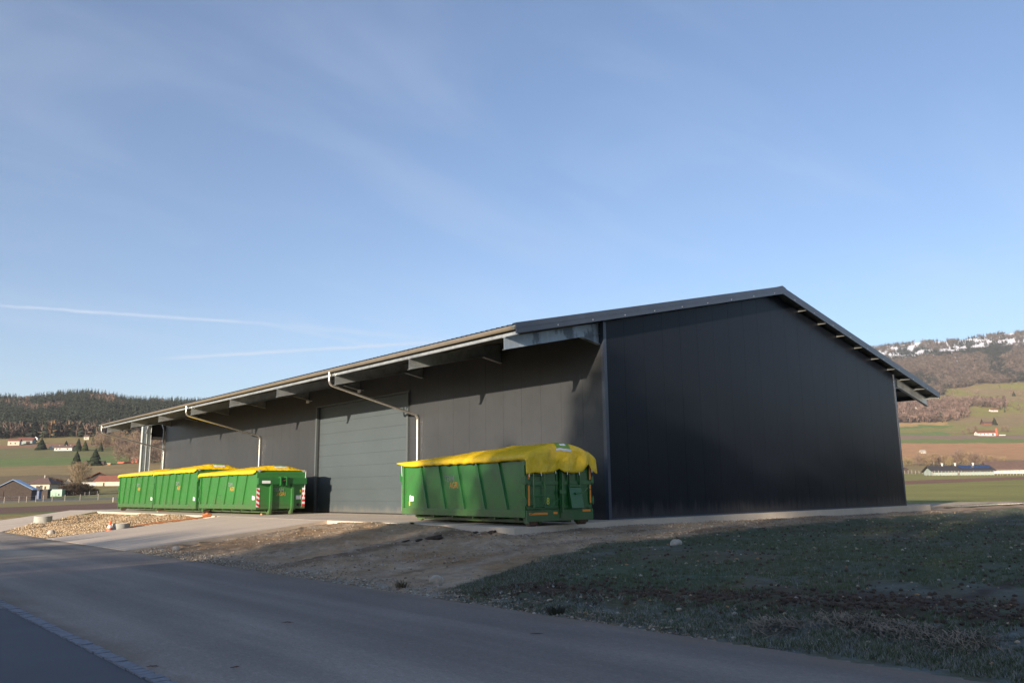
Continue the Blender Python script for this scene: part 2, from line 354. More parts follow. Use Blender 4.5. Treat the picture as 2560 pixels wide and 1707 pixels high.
def ground_hit(u, v, d0=40, d1=5200):
    d = pix_dir(u, v); t = np.geomspace(d0, d1, 3000); P = CAM[None] + t[:, None] * d[None]
    h = P[:, 2] - terrain(P[:, 0], P[:, 1]); i = np.argmax(h < 0)
    p = P[i]; return Vector((p[0], p[1], float(terrain(p[0], p[1]))))
def on(x, y): return float(terrain(x, y))

FUR = [tuple(ground_hit(2230, 1540, 4, 60)[:2]), tuple(ground_hit(2560, 1450, 4, 60)[:2])]
def lerp3(c, d, t): return c * (1 - t[:, None]) + np.array(d)[None] * t[:, None]
def ground_colour(x, y):
    n = len(x); D, a = da(x, y); e = e_of(D, a)
    c = np.tile(np.array([.37, .26, .155]), (n, 1))
    nz = fbm(x * .35, y * .35, 4); nf = fbm(x * 2.5 + 9, y * 2.5, 3); st = fbm(x * .12 + y * .03 + 3, y * 1.3 - x * .25, 4)
    c = lerp3(c, (.15, .092, .052), sst(.50, .60, st) * .8); c = lerp3(c, (.46, .37, .27), sst(.5, .68, nf) * .5)
    c = lerp3(c, (.29, .175, .08), sst(.52, .66, nz) * .7)
    # ruts that sweep from the road to the gable side
    d1 = y - np.interp(x, YEX, YEY); rut = np.exp(-((d1 - 1.1) / .22) ** 2) + np.exp(-((d1 - 2.6) / .25) ** 2)
    c = lerp3(c, (.46, .37, .27), np.clip(rut * .6 * (fbm(x, y, 2) + .2), 0, 1) * (x > -11))
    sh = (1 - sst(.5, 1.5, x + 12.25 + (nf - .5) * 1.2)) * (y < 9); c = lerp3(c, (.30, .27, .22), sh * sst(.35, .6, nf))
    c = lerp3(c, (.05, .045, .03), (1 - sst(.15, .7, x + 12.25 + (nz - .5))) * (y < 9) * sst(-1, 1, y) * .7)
    isl = ((y > 17.5) & (x < -5.2) & (x > -12.4) & (y < 46)); c = np.where(isl[:, None], lerp3(np.tile(np.array([.36, .26, .15]), (n, 1)), (.26, .17, .09), sst(.42, .6, nz)), c)
    # crop field in the foreground
    f = sst(.25, -.35, d1 + (nf - .5) * .8) * (x > -12.15)
    row = .5 + .5 * np.sin((x * .12 + y) * 2 * math.pi / .16 + nf * 3)
    fc = lerp3(np.tile(np.array([.125, .090, .058]), (n, 1)), (.062, .090, .044), .45 + .5 * sst(.35, .6, nz))
    fc = lerp3(fc, (.12, .15, .14), sst(.50, .70, fbm(x * 1.3 + 4, y * 1.3, 4)) * .40)
    bd = np.exp(-((x + 10.1 + .28 * (y + 10) + (nz - .5) * 1.4) / .75) ** 2) * sst(-7.0, -8.0, y); fc = lerp3(fc, (.060, .038, .024), np.clip(bd * 1.6 * sst(.3, .55, nf), 0, 1))
    g1, g2 = FUR; dfu = ((x - g1[0]) * (g2[1] - g1[1]) - (y - g1[1]) * (g2[0] - g1[0])) / math.hypot(g2[0] - g1[0], g2[1] - g1[1]); fc = lerp3(fc, (.05, .030, .020), np.exp(-((dfu + (nz - .5) * .4) / .13) ** 2) * (x > g1[0]) * .9)
    fr = sst(-10.6, -11.6, x + (nf - .5) * 1.0 + .3 * (y + 10)) * sst(-6.9, -8, y); fc = lerp3(fc, (.13, .155, .145), fr * sst(.38, .6, fbm(x * 3, y * 3, 3)) * .8)
    c = c * (1 - f[:, None]) + fc * f[:, None]
    # right of / behind the hall
    rg = (x > 23) & (y > -1.5) & (y < 8); c = np.where((rg & (y > 3.2) & (y < 7))[:, None], np.array([.46, .37, .26])[None] * (.8 + .4 * nf[:, None]), c)
    gf = np.array([.22, .215, .042])
    bk = ((x > 23) & (y > 7 + (nf - .5) * 2)) | (y > 46.5 + (nf - .5)) | ((x < -5) & (y > 44.6 + 0 * x))
    gcol = lerp3(np.tile(gf, (n, 1)), (.26, .20, .055), sst(.42, .62, fbm(x * .08, y * .08, 4)))
    c = np.where(bk[:, None], gcol, c)
    left = a < .1; far = D > 62
    wob = (fbm(x / 60., y / 60., 3) - .5)
    bands = [(-41, (.14, .17, .030)), (-26, (.16, .080, .045)), (-15, (.25, .20, .060)), (-9, (.17, .16, .14)), (2, (.19, .18, .055)), (20, (.20, .17, .045)), (50, (.17, .12, .045)), (74, (.27, .19, .065)), (93, (.13, .18, .030)),
             (119, (.16, .155, .045)), (128, (.27, .135, .06)), (150, (.25, .19, .06)), (999, (.075, .055, .038))]
    ep = e - 50 * (a + .627) * sst(0, -20, e) - 25 * (a + .56) * sst(0, 40, e) + wob * np.where(e > 15, 9, 2)
    lo = -999
    for hi, col in bands:
        s = left & far & (ep >= lo) & (ep < hi); c = np.where(s[:, None], np.array(col)[None], c); lo = hi
    ep = e - 59 * (a - .483) * sst(30, 10, e) + wob * np.where(e > 40, 10, 1.5)
    bands = [(3, (.25, .235, .045)), (12, (.22, .105, .055)), (28, (.26, .235, .055)), (58, (.28, .20, .075)), (101, (.50, .26, .11)), (113, (.18, .22, .045)), (121, (.28, .18, .11)), (129, (.17, .23, .045)), (138, (.27, .24, .055)), (147, (.16, .22, .045)), (155, (.50, .31, .11)),
             (206, (.12, .085, .065)), (222, (.32, .25, .07)), (999, (.11, .08, .06))]
    lo = -999
    for hi, col in bands:
        s = (~left) & far & (ep >= lo) & (ep < hi); c = np.where(s[:, None], np.array(col)[None], c); lo = hi
    pas = (~left) & (a > .53 + wob * .03) & (e > 120) & (e < 250 + 60 * (a - .6)); c = np.where(pas[:, None], lerp3(np.tile(np.array([.27, .24, .055]), (n, 1)), (.30, .21, .09), sst(.45, .6, fbm(x / 90., y / 90., 3))), c)
    c = np.where((far & (e < 260))[:, None], c * (.82 + .36 * fbm(x / 9., y / 9., 3))[:, None], c)
    rid = 364 * (1 + (a - .56) * .5)
    sn = (~left) & (D > 3000) & (e > rid - 26 - 60 * np.clip(a - .5, 0, 1) * 0 + (fbm(x / 130., y / 130., 3) - .5) * 46)
    sn = sn | ((~left) & (D > 2500) & (np.abs(a - (.5515 + (300 - e) * .00022)) < .0007) & (e > 285) & (e < 330))
    c = np.where(sn[:, None], np.array([.88, .88, .92])[None], c)
    return c
def build_ground():
    r = [1.2]
    while r[-1] < 6200: r.append(r[-1] * 1.0115 + .008)
    r = np.array(r); ax = math.atan2(FH[1], FH[0])
    th = np.concatenate([np.linspace(-44, 44, 1050), np.linspace(44, 316, 130)[1:-1]]) * math.pi / 180 + ax
    R_, T_ = np.meshgrid(r, th, indexing='ij'); x = CAM[0] + R_ * np.cos(T_); y = CAM[1] + R_ * np.sin(T_)
    x = x.ravel(); y = y.ravel(); z = terrain(x, y); nr, nt_ = len(r), len(th)
    i = np.arange(nr - 1)[:, None] * nt_; j = np.arange(nt_)[None]; j2 = (j + 1) % nt_
    F = np.stack([i + j, i + nt_ + j, i + nt_ + j2, i + j2], -1).reshape(-1, 4)
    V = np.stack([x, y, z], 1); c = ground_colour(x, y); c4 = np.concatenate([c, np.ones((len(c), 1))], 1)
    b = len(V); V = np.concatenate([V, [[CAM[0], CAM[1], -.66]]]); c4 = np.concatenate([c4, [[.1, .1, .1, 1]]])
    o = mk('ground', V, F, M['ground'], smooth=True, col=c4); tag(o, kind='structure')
build_ground()

def sheet(name, pts, z, th, m, kind='structure'):
    mb = MB(); zz = z if hasattr(z, '__len__') else [z] * len(pts)
    mb.prism([(p[0], p[1], q - th) for p, q in zip(pts, zz)], (0, 0, th)); o = mb.build(name, m); tag(o, kind=kind); return o
def wavy_edge(x, y0, y1, n, amp, seed):
    rr = random.Random(seed); return [(x + rr.uniform(-amp, amp), y0 + (y1 - y0) * k / n) for k in range(n + 1)]
# road: one strip parallel to the hall
left_e = [(-17.12, y) for y in (-140, 260)]; right_e = wavy_edge(-12.24, 260, -140, 900, .035, 3)
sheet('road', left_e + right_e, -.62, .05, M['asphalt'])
sheet('asphalt_patch', [(-17.26, -60), (-17.26, -4.0), (-17.9, -3.9), (-21.0, -3.2), (-24, -3.3), (-32, -3), (-32, -60)][::-1], -.612, .06, M['asphalt2'])
def kerb():
    mb = MB(); y = -60.0; rr = random.Random(4)
    while y < 60:
        L = rr.uniform(.10, .14); x0 = -17.26 + rr.uniform(-.008, .008); w = .13 + rr.uniform(-.008, .008); h = -.595 + rr.uniform(-.006, .006)
        mb.box((x0, y, -.75), (x0 + w, y + L - .012, h)); y += L
    o = mb.build('kerb', M['sett']); tag(o, kind='structure')
kerb()
sheet('concrete_slab', [(-5.30, 44.5), (-5.30, 1.0), (-5.42, -1.62), (-.4, -.62), (11.6, -.28), (21.6, -.30), (23.6, -.2), (23.6, 44.5)], 0, .6, M['concrete'])
sheet('concrete_ramp', [(-12.25, 17.6), (-12.25, 7.75), (-9.3, 8.15), (-5.304, 8.6), (-5.304, 18.25), (-9, 17.9)], [-.612, -.612, -.36, -.004, -.004, -.335], .25, M['ramp'])
sheet('concrete_path', [(-12.25, 37.5), (-12.25, 26.4), (-10.4, 29.5), (-8.2, 33.6), (-5.304, 37.9), (-5.304, 44.4), (-8.0, 41.5)], [-.612, -.612, -.46, -.26, -.004, -.004, -.23], .25, M['ramp'])
mbp = MB(); pts = []
for k in range(26):
    t = 2 * math.pi * k / 26; pts.append((35.5 + 6.5 * math.cos(t) * (1 + .1 * math.sin(3 * t)), 1.1 + .62 * math.sin(t) * (1 + .2 * math.cos(5 * t))))
zz = max(on(*p) for p in pts) + .02
M['puddle'] = mat('water', (.03, .035, .04), .04); sheet('puddle', pts, zz, .01, M['puddle'])

# ------------------------------------------------------------------ hall
Wd = 21.346; OV = 4.168; ZE = 5.753; SL = .2298; G = .41; YR = 42.62; LEN = 42.3
ANG = math.atan(SL)
def roofz(x): return ZE + SL * ((x + OV) if x <= Wd / 2 else (Wd + OV - x))
hall = empty('hall', (0, 0, 0), label='long anthracite metal-clad farm hall with shallow gable roof and deep eaves on a concrete slab', cat='hall')
def part(mb, name, m, parent=None, **k): return mb.build(name, M[m] if isinstance(m, str) else m, parent or hall, **k)
# long wall facing the road, made of one-metre panels
D0, D1, DH = 11.47, 19.55, 5.13
mb = MB(); y = .0; pw = 1.03
while y < LEN - .01:
    y2 = min(y + pw, LEN); a0, a1 = y + .003, y2 - .003
    top = roofz(0) - .30
    if a1 <= D0 or a0 >= D1: mb.box((0, a0, 0), (.12, a1, top))
    else:
        if a0 < D0: mb.box((0, a0, 0), (.12, D0 - .001, top))
        if a1 > D1: mb.box((0, D1 + .001, 0), (.12, a1, top))
        mb.box((0, max(a0, D0), DH + .06), (.12, min(a1, D1), top))
    y = y2
mb.box((.007, 0, 0), (.10, D0, 6.3)); mb.box((.007, D1, 0), (.10, LEN, 6.3)); mb.box((.007, D0, DH + .08), (.10, D1, 6.3))
part(mb, 'side_wall', 'wall')
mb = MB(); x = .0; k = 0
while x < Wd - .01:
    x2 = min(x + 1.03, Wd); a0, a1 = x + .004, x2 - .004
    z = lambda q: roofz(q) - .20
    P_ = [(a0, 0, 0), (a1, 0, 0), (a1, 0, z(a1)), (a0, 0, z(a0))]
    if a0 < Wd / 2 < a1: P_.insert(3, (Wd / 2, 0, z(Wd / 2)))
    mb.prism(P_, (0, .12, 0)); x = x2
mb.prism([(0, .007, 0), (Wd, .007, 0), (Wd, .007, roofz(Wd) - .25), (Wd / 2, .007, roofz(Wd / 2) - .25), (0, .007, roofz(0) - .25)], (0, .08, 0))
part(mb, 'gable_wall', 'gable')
mb = MB(); mb.box((Wd - .12, .13, 0), (Wd, LEN, 6.35)); mb.prism([(0.12, LEN - .12, 0), (Wd - .12, LEN - .12, 0), (Wd - .12, LEN - .12, 6.4), (Wd / 2, LEN - .12, 8.7), (.12, LEN - .12, 6.4)], (0, .12, 0))
part(mb, 'rear_wall', 'wall')
# corner trims and base trim
mb = MB(); mb.box((-.02, -.02, 0), (.11, .0 - .001, 6.42)); mb.box((-.02, -.001, 0), (-.001, .12, 6.42)); part(mb, 'corner_trim', 'trim')
mb = MB(); mb.box((Wd - .10, -.02, 0), (Wd + .02, -.001, 6.42)); mb.box((Wd + .001, -.001, 0), (Wd + .02, .12, 6.42)); part(mb, 'corner_trim', 'trim')
mb = MB(); mb.box((.12, -.018, .0), (Wd - .11, -.001, .05)); mb.box((-.018, .13, 0), (-.001, D0 - .12, .05)); mb.box((-.018, D1 + .12, 0), (-.001, LEN, .05)); part(mb, 'base_trim', 'trim')
# door
def door():
    mb = MB(); hs = DH / 9.4; z = .02; xd = .10
    while z < DH + .04:
        z2 = min(z + hs, DH + .06); mb.box((xd, D0, z), (xd + .05, D1, z2 - .010)); z = z2
    mb.box((xd + .02, D0, 0), (xd + .04, D1, DH + .05))
    d = part(mb, 'sectional_door', 'door')
    mb = MB(); mb.box((-.10, D1, 0), (.0, D1 + .12, DH + .06)); mb.box((-.10, D0 - .12, 0), (-.001, D0, DH + .06)); mb.box((-.05, D0 - .12, DH + .061), (-.001, D1 + .12, DH + .13))
    part(mb, 'door_frame', 'jamb', d)
    mb = MB(); mb.box((xd - .01, D0, 0), (xd + .06, D1, .05)); part(mb, 'door_seal', 'black', d)
door()
# roof
mb = MB()
xs_l = [-OV, Wd / 2]; y0r, y1r = -G, YR
prof = []; yy = y0r
while yy < y1r:
    for dy, h in ((0, 0), (.09, 0), (.12, .045), (.16, .045), (.19, 0)):
        if yy + dy <= y1r: prof.append((yy + dy, h))
    yy += .25
for side in (0, 1):
    xa, xb = (-OV - .05, Wd / 2) if side == 0 else (Wd / 2, Wd + OV + .05)
    b = len(mb.v)
    for (py, ph) in prof:
        for px in (xa, xb): mb.v.append((px, py, roofz(px) + ph + .005))
    for k in range(len(prof) - 1):
        mb.f.append([b + 2 * k, b + 2 * k + 1, b + 2 * k + 3, b + 2 * k + 2]); mb.m.append(0)
    mb.prism([(xa, y0r + .03, roofz(xa) - .075), (xb, y0r + .03, roofz(xb) - .075), (xb, y0r + .03, roofz(xb) - .001), (xa, y0r + .03, roofz(xa) - .001)], (0, y1r - y0r - .03, 0), 1)
roof = mb.build('roof', [M['roofsheet'], M['soffit']], hall)
mb = MB(); zr = roofz(Wd / 2)
mb.prism([(Wd / 2 - .25, y0r - .03, zr - .005), (Wd / 2, y0r - .03, zr + .06), (Wd / 2 + .25, y0r - .03, zr - .005), (Wd / 2 + .25, y0r - .03, zr + .02), (Wd / 2, y0r - .03, zr + .085), (Wd / 2 - .25, y0r - .03, zr + .02)], (0, y1r - y0r + .03, 0)); part(mb, 'ridge_cap', 'trim', roof)
# verge flashing in two stepped bands, with fixing discs
def verge(yv, sgn):
    mb = MB()
    for (xa, xb) in ((-OV - .06, Wd / 2), (Wd + OV + .06, Wd / 2)):
        for (t0, t1, off) in ((.055, -.10, .0), (-.10, -.115, -.012), (-.115, -.262, .012)):
            P_ = [(xa, yv, roofz(xa) + t1), (xb, yv, roofz(xb) + t1), (xb, yv, roofz(xb) + t0), (xa, yv, roofz(xa) + t0)]
            mb.prism(P_, (0, sgn * (.02 + off), 0))
        mb.prism([(xa, yv, roofz(xa) + .055), (xb, yv, roofz(xb) + .055), (xb, yv, roofz(xb) + .068), (xa, yv, roofz(xa) + .068)], (0, -sgn * .14, 0))
    v = part(mb, 'verge_flashing', 'trim')
    for i in range(18):
        x = -2.52 + 1.52 * i * 1.03
        if x > Wd + OV - .1: break
        if abs(x - Wd / 2) < .2: continue
        z = roofz(x) - .19; y = yv + sgn * .032
        mb = MB(); mb.tube([(x, y, z), (x, y + sgn * .012, z)], .018, 8); part(mb, 'fixing_screw', 'rivet', v)
verge(-G, -1); verge(YR, 1)
# purlins under the roof
def purlin_x():
    L = [-4.10]; x = -2.55
    while x < Wd / 2 - .4: L.append(x); x += 1.62
    R = [Wd - q for q in L]; return L + R
for i, x in enumerate(purlin_x()):
    z = roofz(x) - .078; s = 1 if x < Wd / 2 else -1; mb = MB(); ya, yb = -G + .03, YR - .03
    mb.box((x - .004, ya, z - .20), (x + .004, yb, z - .002)); mb.box((x, ya, z - .012), (x + .06 * s, yb, z - .003)) if s > 0 else mb.box((x - .06, ya, z - .012), (x, yb, z - .003))
    mb.box((x - .012, ya, z - .206), (x + .012, yb, z - .200))
    part(mb, 'purlin', 'galvdull')
# eave strip below each gutter, gutter, downpipes
for s, x0 in ((-1, -OV), (1, Wd + OV)):
    mb = MB(); mb.box((x0 + .02 * -s - .005, -G + .0, 5.475), (x0 + .02 * -s + .005, YR, 5.56)); mb.box((min(x0 + .02 * -s, x0 - s * .09), -G, 5.468), (max(x0 + .02 * -s, x0 - s * .09), YR, 5.4745)); part(mb, 'eave_strip', 'galv')
    mb = MB(); cxg = x0 + s * .10; rg = .085; n = 12; zc = 5.69; outer = []; inner = []
    for k in range(n + 1):
        t = math.pi + math.pi * k / n; outer.append((cxg + rg * math.cos(t), zc + rg * 1.1 * math.sin(t))); inner.append((cxg + (rg - .006) * math.cos(t), zc + (rg - .006) * 1.1 * math.sin(t)))
    poly = outer + inner[::-1]; b = len(mb.v); N_ = len(poly)
    for yq in (-G + .02, YR): mb.v += [(p[0], yq, p[1]) for p in poly]
    for k in range(N_): mb.f.append([b + k, b + (k + 1) % N_, b + N_ + (k + 1) % N_, b + N_ + k]); mb.m.append(0)
    mb.tube([(cxg + s * rg, -G + .02, zc + .004), (cxg + s * rg, YR, zc + .004)], .014, 8, 0)
    for yq in (-G + .022, YR - .004): mb.prism([(p[0], yq, p[1]) for p in outer], (0, .004, 0))
    yb = .3
    while yb < YR:
        mb.box((cxg - rg, yb, zc + .003), (cxg + rg, yb + .025, zc + .018)); mb.box((x0 - s * .0 - .01, yb, zc + .02), (x0 + .01, yb + .025, zc + .075)); yb += .72
    g_ = part(mb, 'gutter', 'gutter'); smooth_edges(g_)
def rpath(pts, r=.12, n=5):
    pts = [np.array(p, float) for p in pts]; out = [pts[0]]
    for i in range(1, len(pts) - 1):
        a, b, c = pts[i - 1], pts[i], pts[i + 1]; d0 = (a - b) / np.linalg.norm(a - b); d1 = (c - b) / np.linalg.norm(c - b)
        for k in range(n + 1):
            t = k / n; out.append((b + d0 * r) * (1 - t) ** 2 + 2 * b * t * (1 - t) + (b + d1 * r) * t * t)
    return out + [pts[-1]]
for yp in (10.65, 26.25, 42.20):
    mb = MB(); mb.tube(rpath([(-4.262, yp, 5.66), (-4.262, yp, 5.12), (-.075, yp, 4.12), (-.075, yp, .12)], .2, 8), .052, 14)
    for zc in (.9, 2.3, 3.6): mb.tube([(-.075, yp, zc), (-.075, yp, zc + .03)], .06, 14); mb.beam((-.075, yp, zc + .015), (.0, yp, zc + .015), .02, .02)
    smooth_edges(part(mb, 'downpipe', 'inox'))
for yp in (10.65, 26.25):
    mb = MB(); xp = Wd + .075; mb.tube(rpath([(Wd + 4.262, yp, 5.66), (Wd + 4.262, yp, 5.12), (xp, yp, 4.12), (xp, yp, .12)], .2, 8), .052, 12); smooth_edges(part(mb, 'downpipe', 'inox'))
# rafters
for k in range(9):
    y = .1234 + 5.1479 * k
    if k == 0: y = .22
    for s in (0, 1):
        mb = MB(); mx = (lambda q: q) if s == 0 else (lambda q: Wd - q)
        def pz(x, off): return (mx(x), roofz(mx(x)) + off)
        xt, xe = -4.146, (.0 if True else 0)
        top, bot = -.300, -.668
        P_ = [(xt, top), (xe, top), (xe, bot), (xt, bot)]
        mb.prism([(mx(a), y - .005, roofz(mx(a)) + b_) for a, b_ in P_], (0, .01, 0))
        for o_ in (top, bot):
            mb.prism([(mx(a), y - .08, roofz(mx(a)) + o_ + q) for a, q in ((xt - .0, 0), (xe, 0), (xe, .011), (xt, .011))], (0, .16, 0))
        # haunch
        za = roofz(mx(-.85)) + bot; mb.prism([(mx(-.85), y - .004, za), (mx(0), y - .004, roofz(mx(0)) + bot), (mx(0), y - .004, za - .15)], (0, .008, 0))
        mb.prism([(mx(-.85), y - .08, za - .0), (mx(0), y - .08, za - .15), (mx(0), y - .08, za - .162), (mx(-.85), y - .08, za - .012)], (0, .16, 0))
        o = part(mb, 'rafter', 'galvpatina' if k == 0 and s == 0 else 'galv')
# open steel end frame beyond the far wall
yc = 46.46
for xc in (-.36, 21.0):
    mb = MB(); mb.box((xc, yc - .012, 0), (xc + .64, yc + .012, 6.4)); mb.box((xc, yc - .15, 0), (xc + .022, yc + .15, 6.4)); mb.box((xc + .32, yc - .15, 0), (xc + .342, yc - .013, 6.4)); mb.box((xc + .618, yc - .15, 0), (xc + .64, yc + .15, 6.4))
    part(mb, 'end_column', 'galvlight')
mb = MB(); mb.box((-.2, LEN + .01, 6.02), (-.02, yc - .16, 6.12)); mb.beam((-.1, LEN + .02, 5.5), (-.1, LEN + .55, 6.02), .1, .1); mb.beam((-.1, yc - .2, 5.5), (-.1, yc - .7, 6.02), .1, .1)
mb.beam((-.1, LEN + .05, 0), (-.1, LEN + .05, 5.5), .10, .10, up=(1, 0, 0)); part(mb, 'portal_beam', 'galv')
mb = MB(); mb.box((.30, yc + .16, 5.25), (21.0, yc + .24, 6.6)); mb.box((.3, yc - .12, 5.05), (21.0, yc + .12, 5.25)); mb.prism([(-.1, LEN + .01, 6.14), (Wd / 2, LEN + .01, 8.6), (Wd + .1, LEN + .01, 6.14), (Wd + .1, LEN + .01, 6.26), (Wd / 2, LEN + .01, 8.72), (-.1, LEN + .01, 6.26)], (0, 4.3, 0)); part(mb, 'end_canopy', 'slate')
# small floodlights under the eave
for (x, y, z) in ((-.25, 20.3, 5.55), (-.25, 15.2, 5.6)):
    mb = MB(); mb.box((x - .03, y - .09, z - .07), (x + .05, y + .09, z + .07)); mb.beam((x + .05, y, z + .02), (.0, y, z + .06), .03, .03); mb.tube([(x - .031, y, z), (x - .04, y, z)], .055, 12); bevel(part(mb, 'floodlight', 'white'), .008)

# ------------------------------------------------------------------ containers
def container(label, pos, rz, L, w, h, zb, front_seen, num, tarp_kw, seed):
    """origin at the hook end on the ground, X runs to the doors, Y across"""
    rr = random.Random(seed)
    t = empty('roll_off_container', pos, rz, label=label, cat='container', group='green roll-off containers beside the hall')
    P = lambda mb, n, m, par=None: mb.build(n, M[m] if isinstance(m, str) else m, par or t)
    z0, z1 = zb, zb + h; hw = w / 2
    mb = MB()
    mb.box((.06, -hw + .07, z0 + .03), (L - .06, hw - .07, z1 - .03))
    for s in (-1, 1):
        ya, yb = sorted((s * (hw - .09), s * hw))
        mb.box((0, ya, z0), (L, yb, z0 + .21)); mb.box((0, ya, z1 - .10), (L, yb, z1))
        for xx in (0, L - .11): mb.box((xx, ya, z0 + .211), (xx + .11, yb, z1 - .101))
        n = 5; pit = (L - .3) / 6.0
        for k in range(n):
            xb = .50 + pit * (k + 1); xtp = xb - .36 - .06
            zb_, zt_ = z0 + .211, z1 - .101; ww = .075
            yo = s * (hw - .008); yi = s * (hw - .075)
            V = []
            for (xc, zc) in ((xb, zb_), (xtp, zt_)):
                V += [(xc - ww * .82, yi, zc), (xc - ww * .7, yo, zc), (xc + ww * .7, yo, zc), (xc + ww * .82, yi, zc)]
            mb.add(V, [[0, 1, 5, 4], [1, 2, 6, 5], [2, 3, 7, 6]] if s < 0 else [[4, 5, 1, 0], [5, 6, 2, 1], [6, 7, 3, 2]])
    mb.box((0, -hw + .09, z1 - .14), (.06, hw - .09, z1)); mb.box((L - .06, -hw + .09, z1 - .10), (L, hw - .09, z1))
    mb.box((0, -hw + .09, z0), (.06, hw - .09, z0 + .16)); mb.box((L - .08, -hw + .09, z0), (L, hw - .09, z0 + .10))
    for s in (-1, 1): mb.box((.25, s * .53 - .06, z0 - .17), (L - .2, s * .53 + .06, z0 - .001))
    for k in range(6):
        xx = .7 + k * (L - 1.2) / 5.0; mb.box((xx, -hw + .12, z0 - .08), (xx + .06, hw - .12, z0 - .002))
    body = P(mb, 'body', 'green'); bevel(body, .008)
    # small brackets under the top rail
    for s in (-1, 1):
        for xx in (L * .42, L * .62):
            mb = MB(); ya, yb = sorted((s * (hw - .06), s * (hw + .012))); mb.box((xx, ya, z1 - .18), (xx + .10, yb, z1 - .101)); mb.tube([(xx + .05, s * (hw + .01), z1 - .17), (xx + .05, s * (hw + .04), z1 - .15)], .02, 8); P(mb, 'rope_hook', 'black')
    # front wall, runners, crossbeam and hook
    mb = MB(); mb.box((-.02, -hw + .02, z1 - .52), (.22 - .24, hw - .02, z1 - .14)) if False else None
    mb.box((-.16, -hw + .01, z1 - .60), (-.001, -.16, z1 - .32)); mb.box((-.16, .16, z1 - .60), (-.001, hw - .01, z1 - .32)); mb.box((-.10, -.159, z1 - .42), (-.001, .159, z1 - .33))
    P(mb, 'crossbeam', 'greendk')
    for ya in (-.16, .125): mb = MB(); mb.box((-.26, ya, z1 - .66), (-.001, ya + .035, z1 - .26)); P(mb, 'hook_bracket', 'greendk')
    mb = MB(); mb.tube([(-.20, -.124, z1 - .42), (-.20, .124, z1 - .46)], .028, 12); P(mb, 'hook_bar', 'roller')
    for s in (-1, 1):
        mb = MB(); y0_, y1_ = s * .53 - .05, s * .53 + .05
        mb.prism([(-.12, y0_, z1 - .601), (-.001, y0_, z1 - .601), (-.001, y0_, z0 - .0), (.30, y0_, .07), (.20, y0_, .02), (-.02, y0_, .03), (-.12, y0_, z0 + .08)][::-1], (0, .10, 0))
        P(mb, 'runner', 'green')
    for s in ((-1, 1) if num == '9' or num == '8' else ()):
        y0_, y1_ = sorted((s * (hw - .005), s * (hw - .15))); mb = MB(); zz0, zz1 = z0 + .10, z0 + .95
        mb.box((-.008, y0_, zz0), (-.002, y1_, zz1), 0); st = (zz1 - zz0) / 4.0
        for k in range(4):
            za = zz0 + k * st; V = [(-.0095, y0_, za), (-.0095, y1_, za + (.09 if s > 0 else -.0)), (-.0095, y1_, min(za + st * .5 + (.09 if s > 0 else 0), zz1)), (-.0095, y0_, za + st * .5)]
            mb.prism(V, (-.002, 0, 0), 1)
        mb.build('warning_strip', [M['white'], M['red']], t)
    # doors at the other end
    for s in (-1, 1):
        mb = MB(); y0_, y1_ = sorted((s * .07, s * (hw - .05)))
        mb.box((L + .001, y0_, z0 + .22), (L + .03, y1_, z1 - .06)); mb.box((L + .031, y0_, z0 + .95 * h * .55), (L + .07, y1_, z0 + .95 * h * .55 + .10)); mb.box((L + .031, y0_, z1 - .16), (L + .06, y1_, z1 - .061)); mb.box((L + .031, y0_, z0 + .22), (L + .06, y1_, z0 + .30))
        for yy in (y0_, y1_ - .07): mb.box((L + .031, yy, z0 + .301), (L + .055, yy + .07, z0 + .95 * h * .55 - .001)); mb.box((L + .031, yy, z0 + .95 * h * .55 + .101), (L + .055, yy + .07, z1 - .161))
        lf = P(mb, 'rear_door', 'greendk'); bevel(lf, .006)
        for zz in (z0 + .35, z0 + h * .55, z1 - .22):
            m2 = MB(); ya, yb = sorted((s * (hw - .06), s * (hw + .03))); m2.box((L - .06, ya, zz), (L + .075, yb, zz + .16)); m2.tube([(L + .05, s * (hw + .01), zz - .04), (L + .05, s * (hw + .01), zz + .2)], .022, 8); P(m2, 'hinge', 'greendk', lf)
    mb = MB(); mb.box((L + .072, -.05, z0 - .02), (L + .13, .05, z1 - .05)); mb.tube([(L + .15, .0, z0 + .1), (L + .15, .0, z1 - .2)], .025, 8); mb.box((L + .131, -.10, z0 + .62), (L + .17, .12, z0 + .72)); P(mb, 'lock_post', 'greendk')
    mb = MB(); mb.box((L + .001, -hw + .02, z0 - .10), (L + .08, hw - .02, z0 + .20)); P(mb, 'rear_sill', 'greendk')
    # rollers
    for s in (-1, 1):
        mb = MB(); mb.tube([(L - .12, s * .88 - .13, .105), (L - .12, s * .88 + .13, .105)], .105, 18); ro = P(mb, 'roller', 'roller'); smooth_edges(ro)
        for q in (-.175, .155):
            mb = MB(); mb.prism([(L - .30, s * .88 + q, z0 - .001), (L + .06, s * .88 + q, z0 - .001), (L - .02, s * .88 + q, .07), (L - .2, s * .88 + q, .07)], (0, .02, 0))
            P(mb, 'roller_bracket', 'greendk', ro)
    # lettering and labels on both long sides
    for s in (-1, 1):
        # text plane: faces s*Y ; reading direction
        ux = Vector((1, 0, 0)) if s < 0 else Vector((-1, 0, 0)); nn = Vector((0, s, 0)); uz = Vector((0, 0, 1))
        def mt(x, z, off): return Matrix(((ux.x, 0, nn.x, x), (ux.y, 0, nn.y, s * (hw - .07) + s * off), (0, 1, 0, z), (0, 0, 0, 1)))
        fx = L * (.60 if s > 0 else .60)
        # seen side: word sits in the third bay counted from the hook end
        xw = .36 + (L - .3) / 6 * 2.45; dr = 1 if s < 0 else -1
        text_obj('lettering', 'TEAM', .27, M['letgrey'], t, mt(xw - dr * .12, z0 + h * .66, .004), sx=.82)
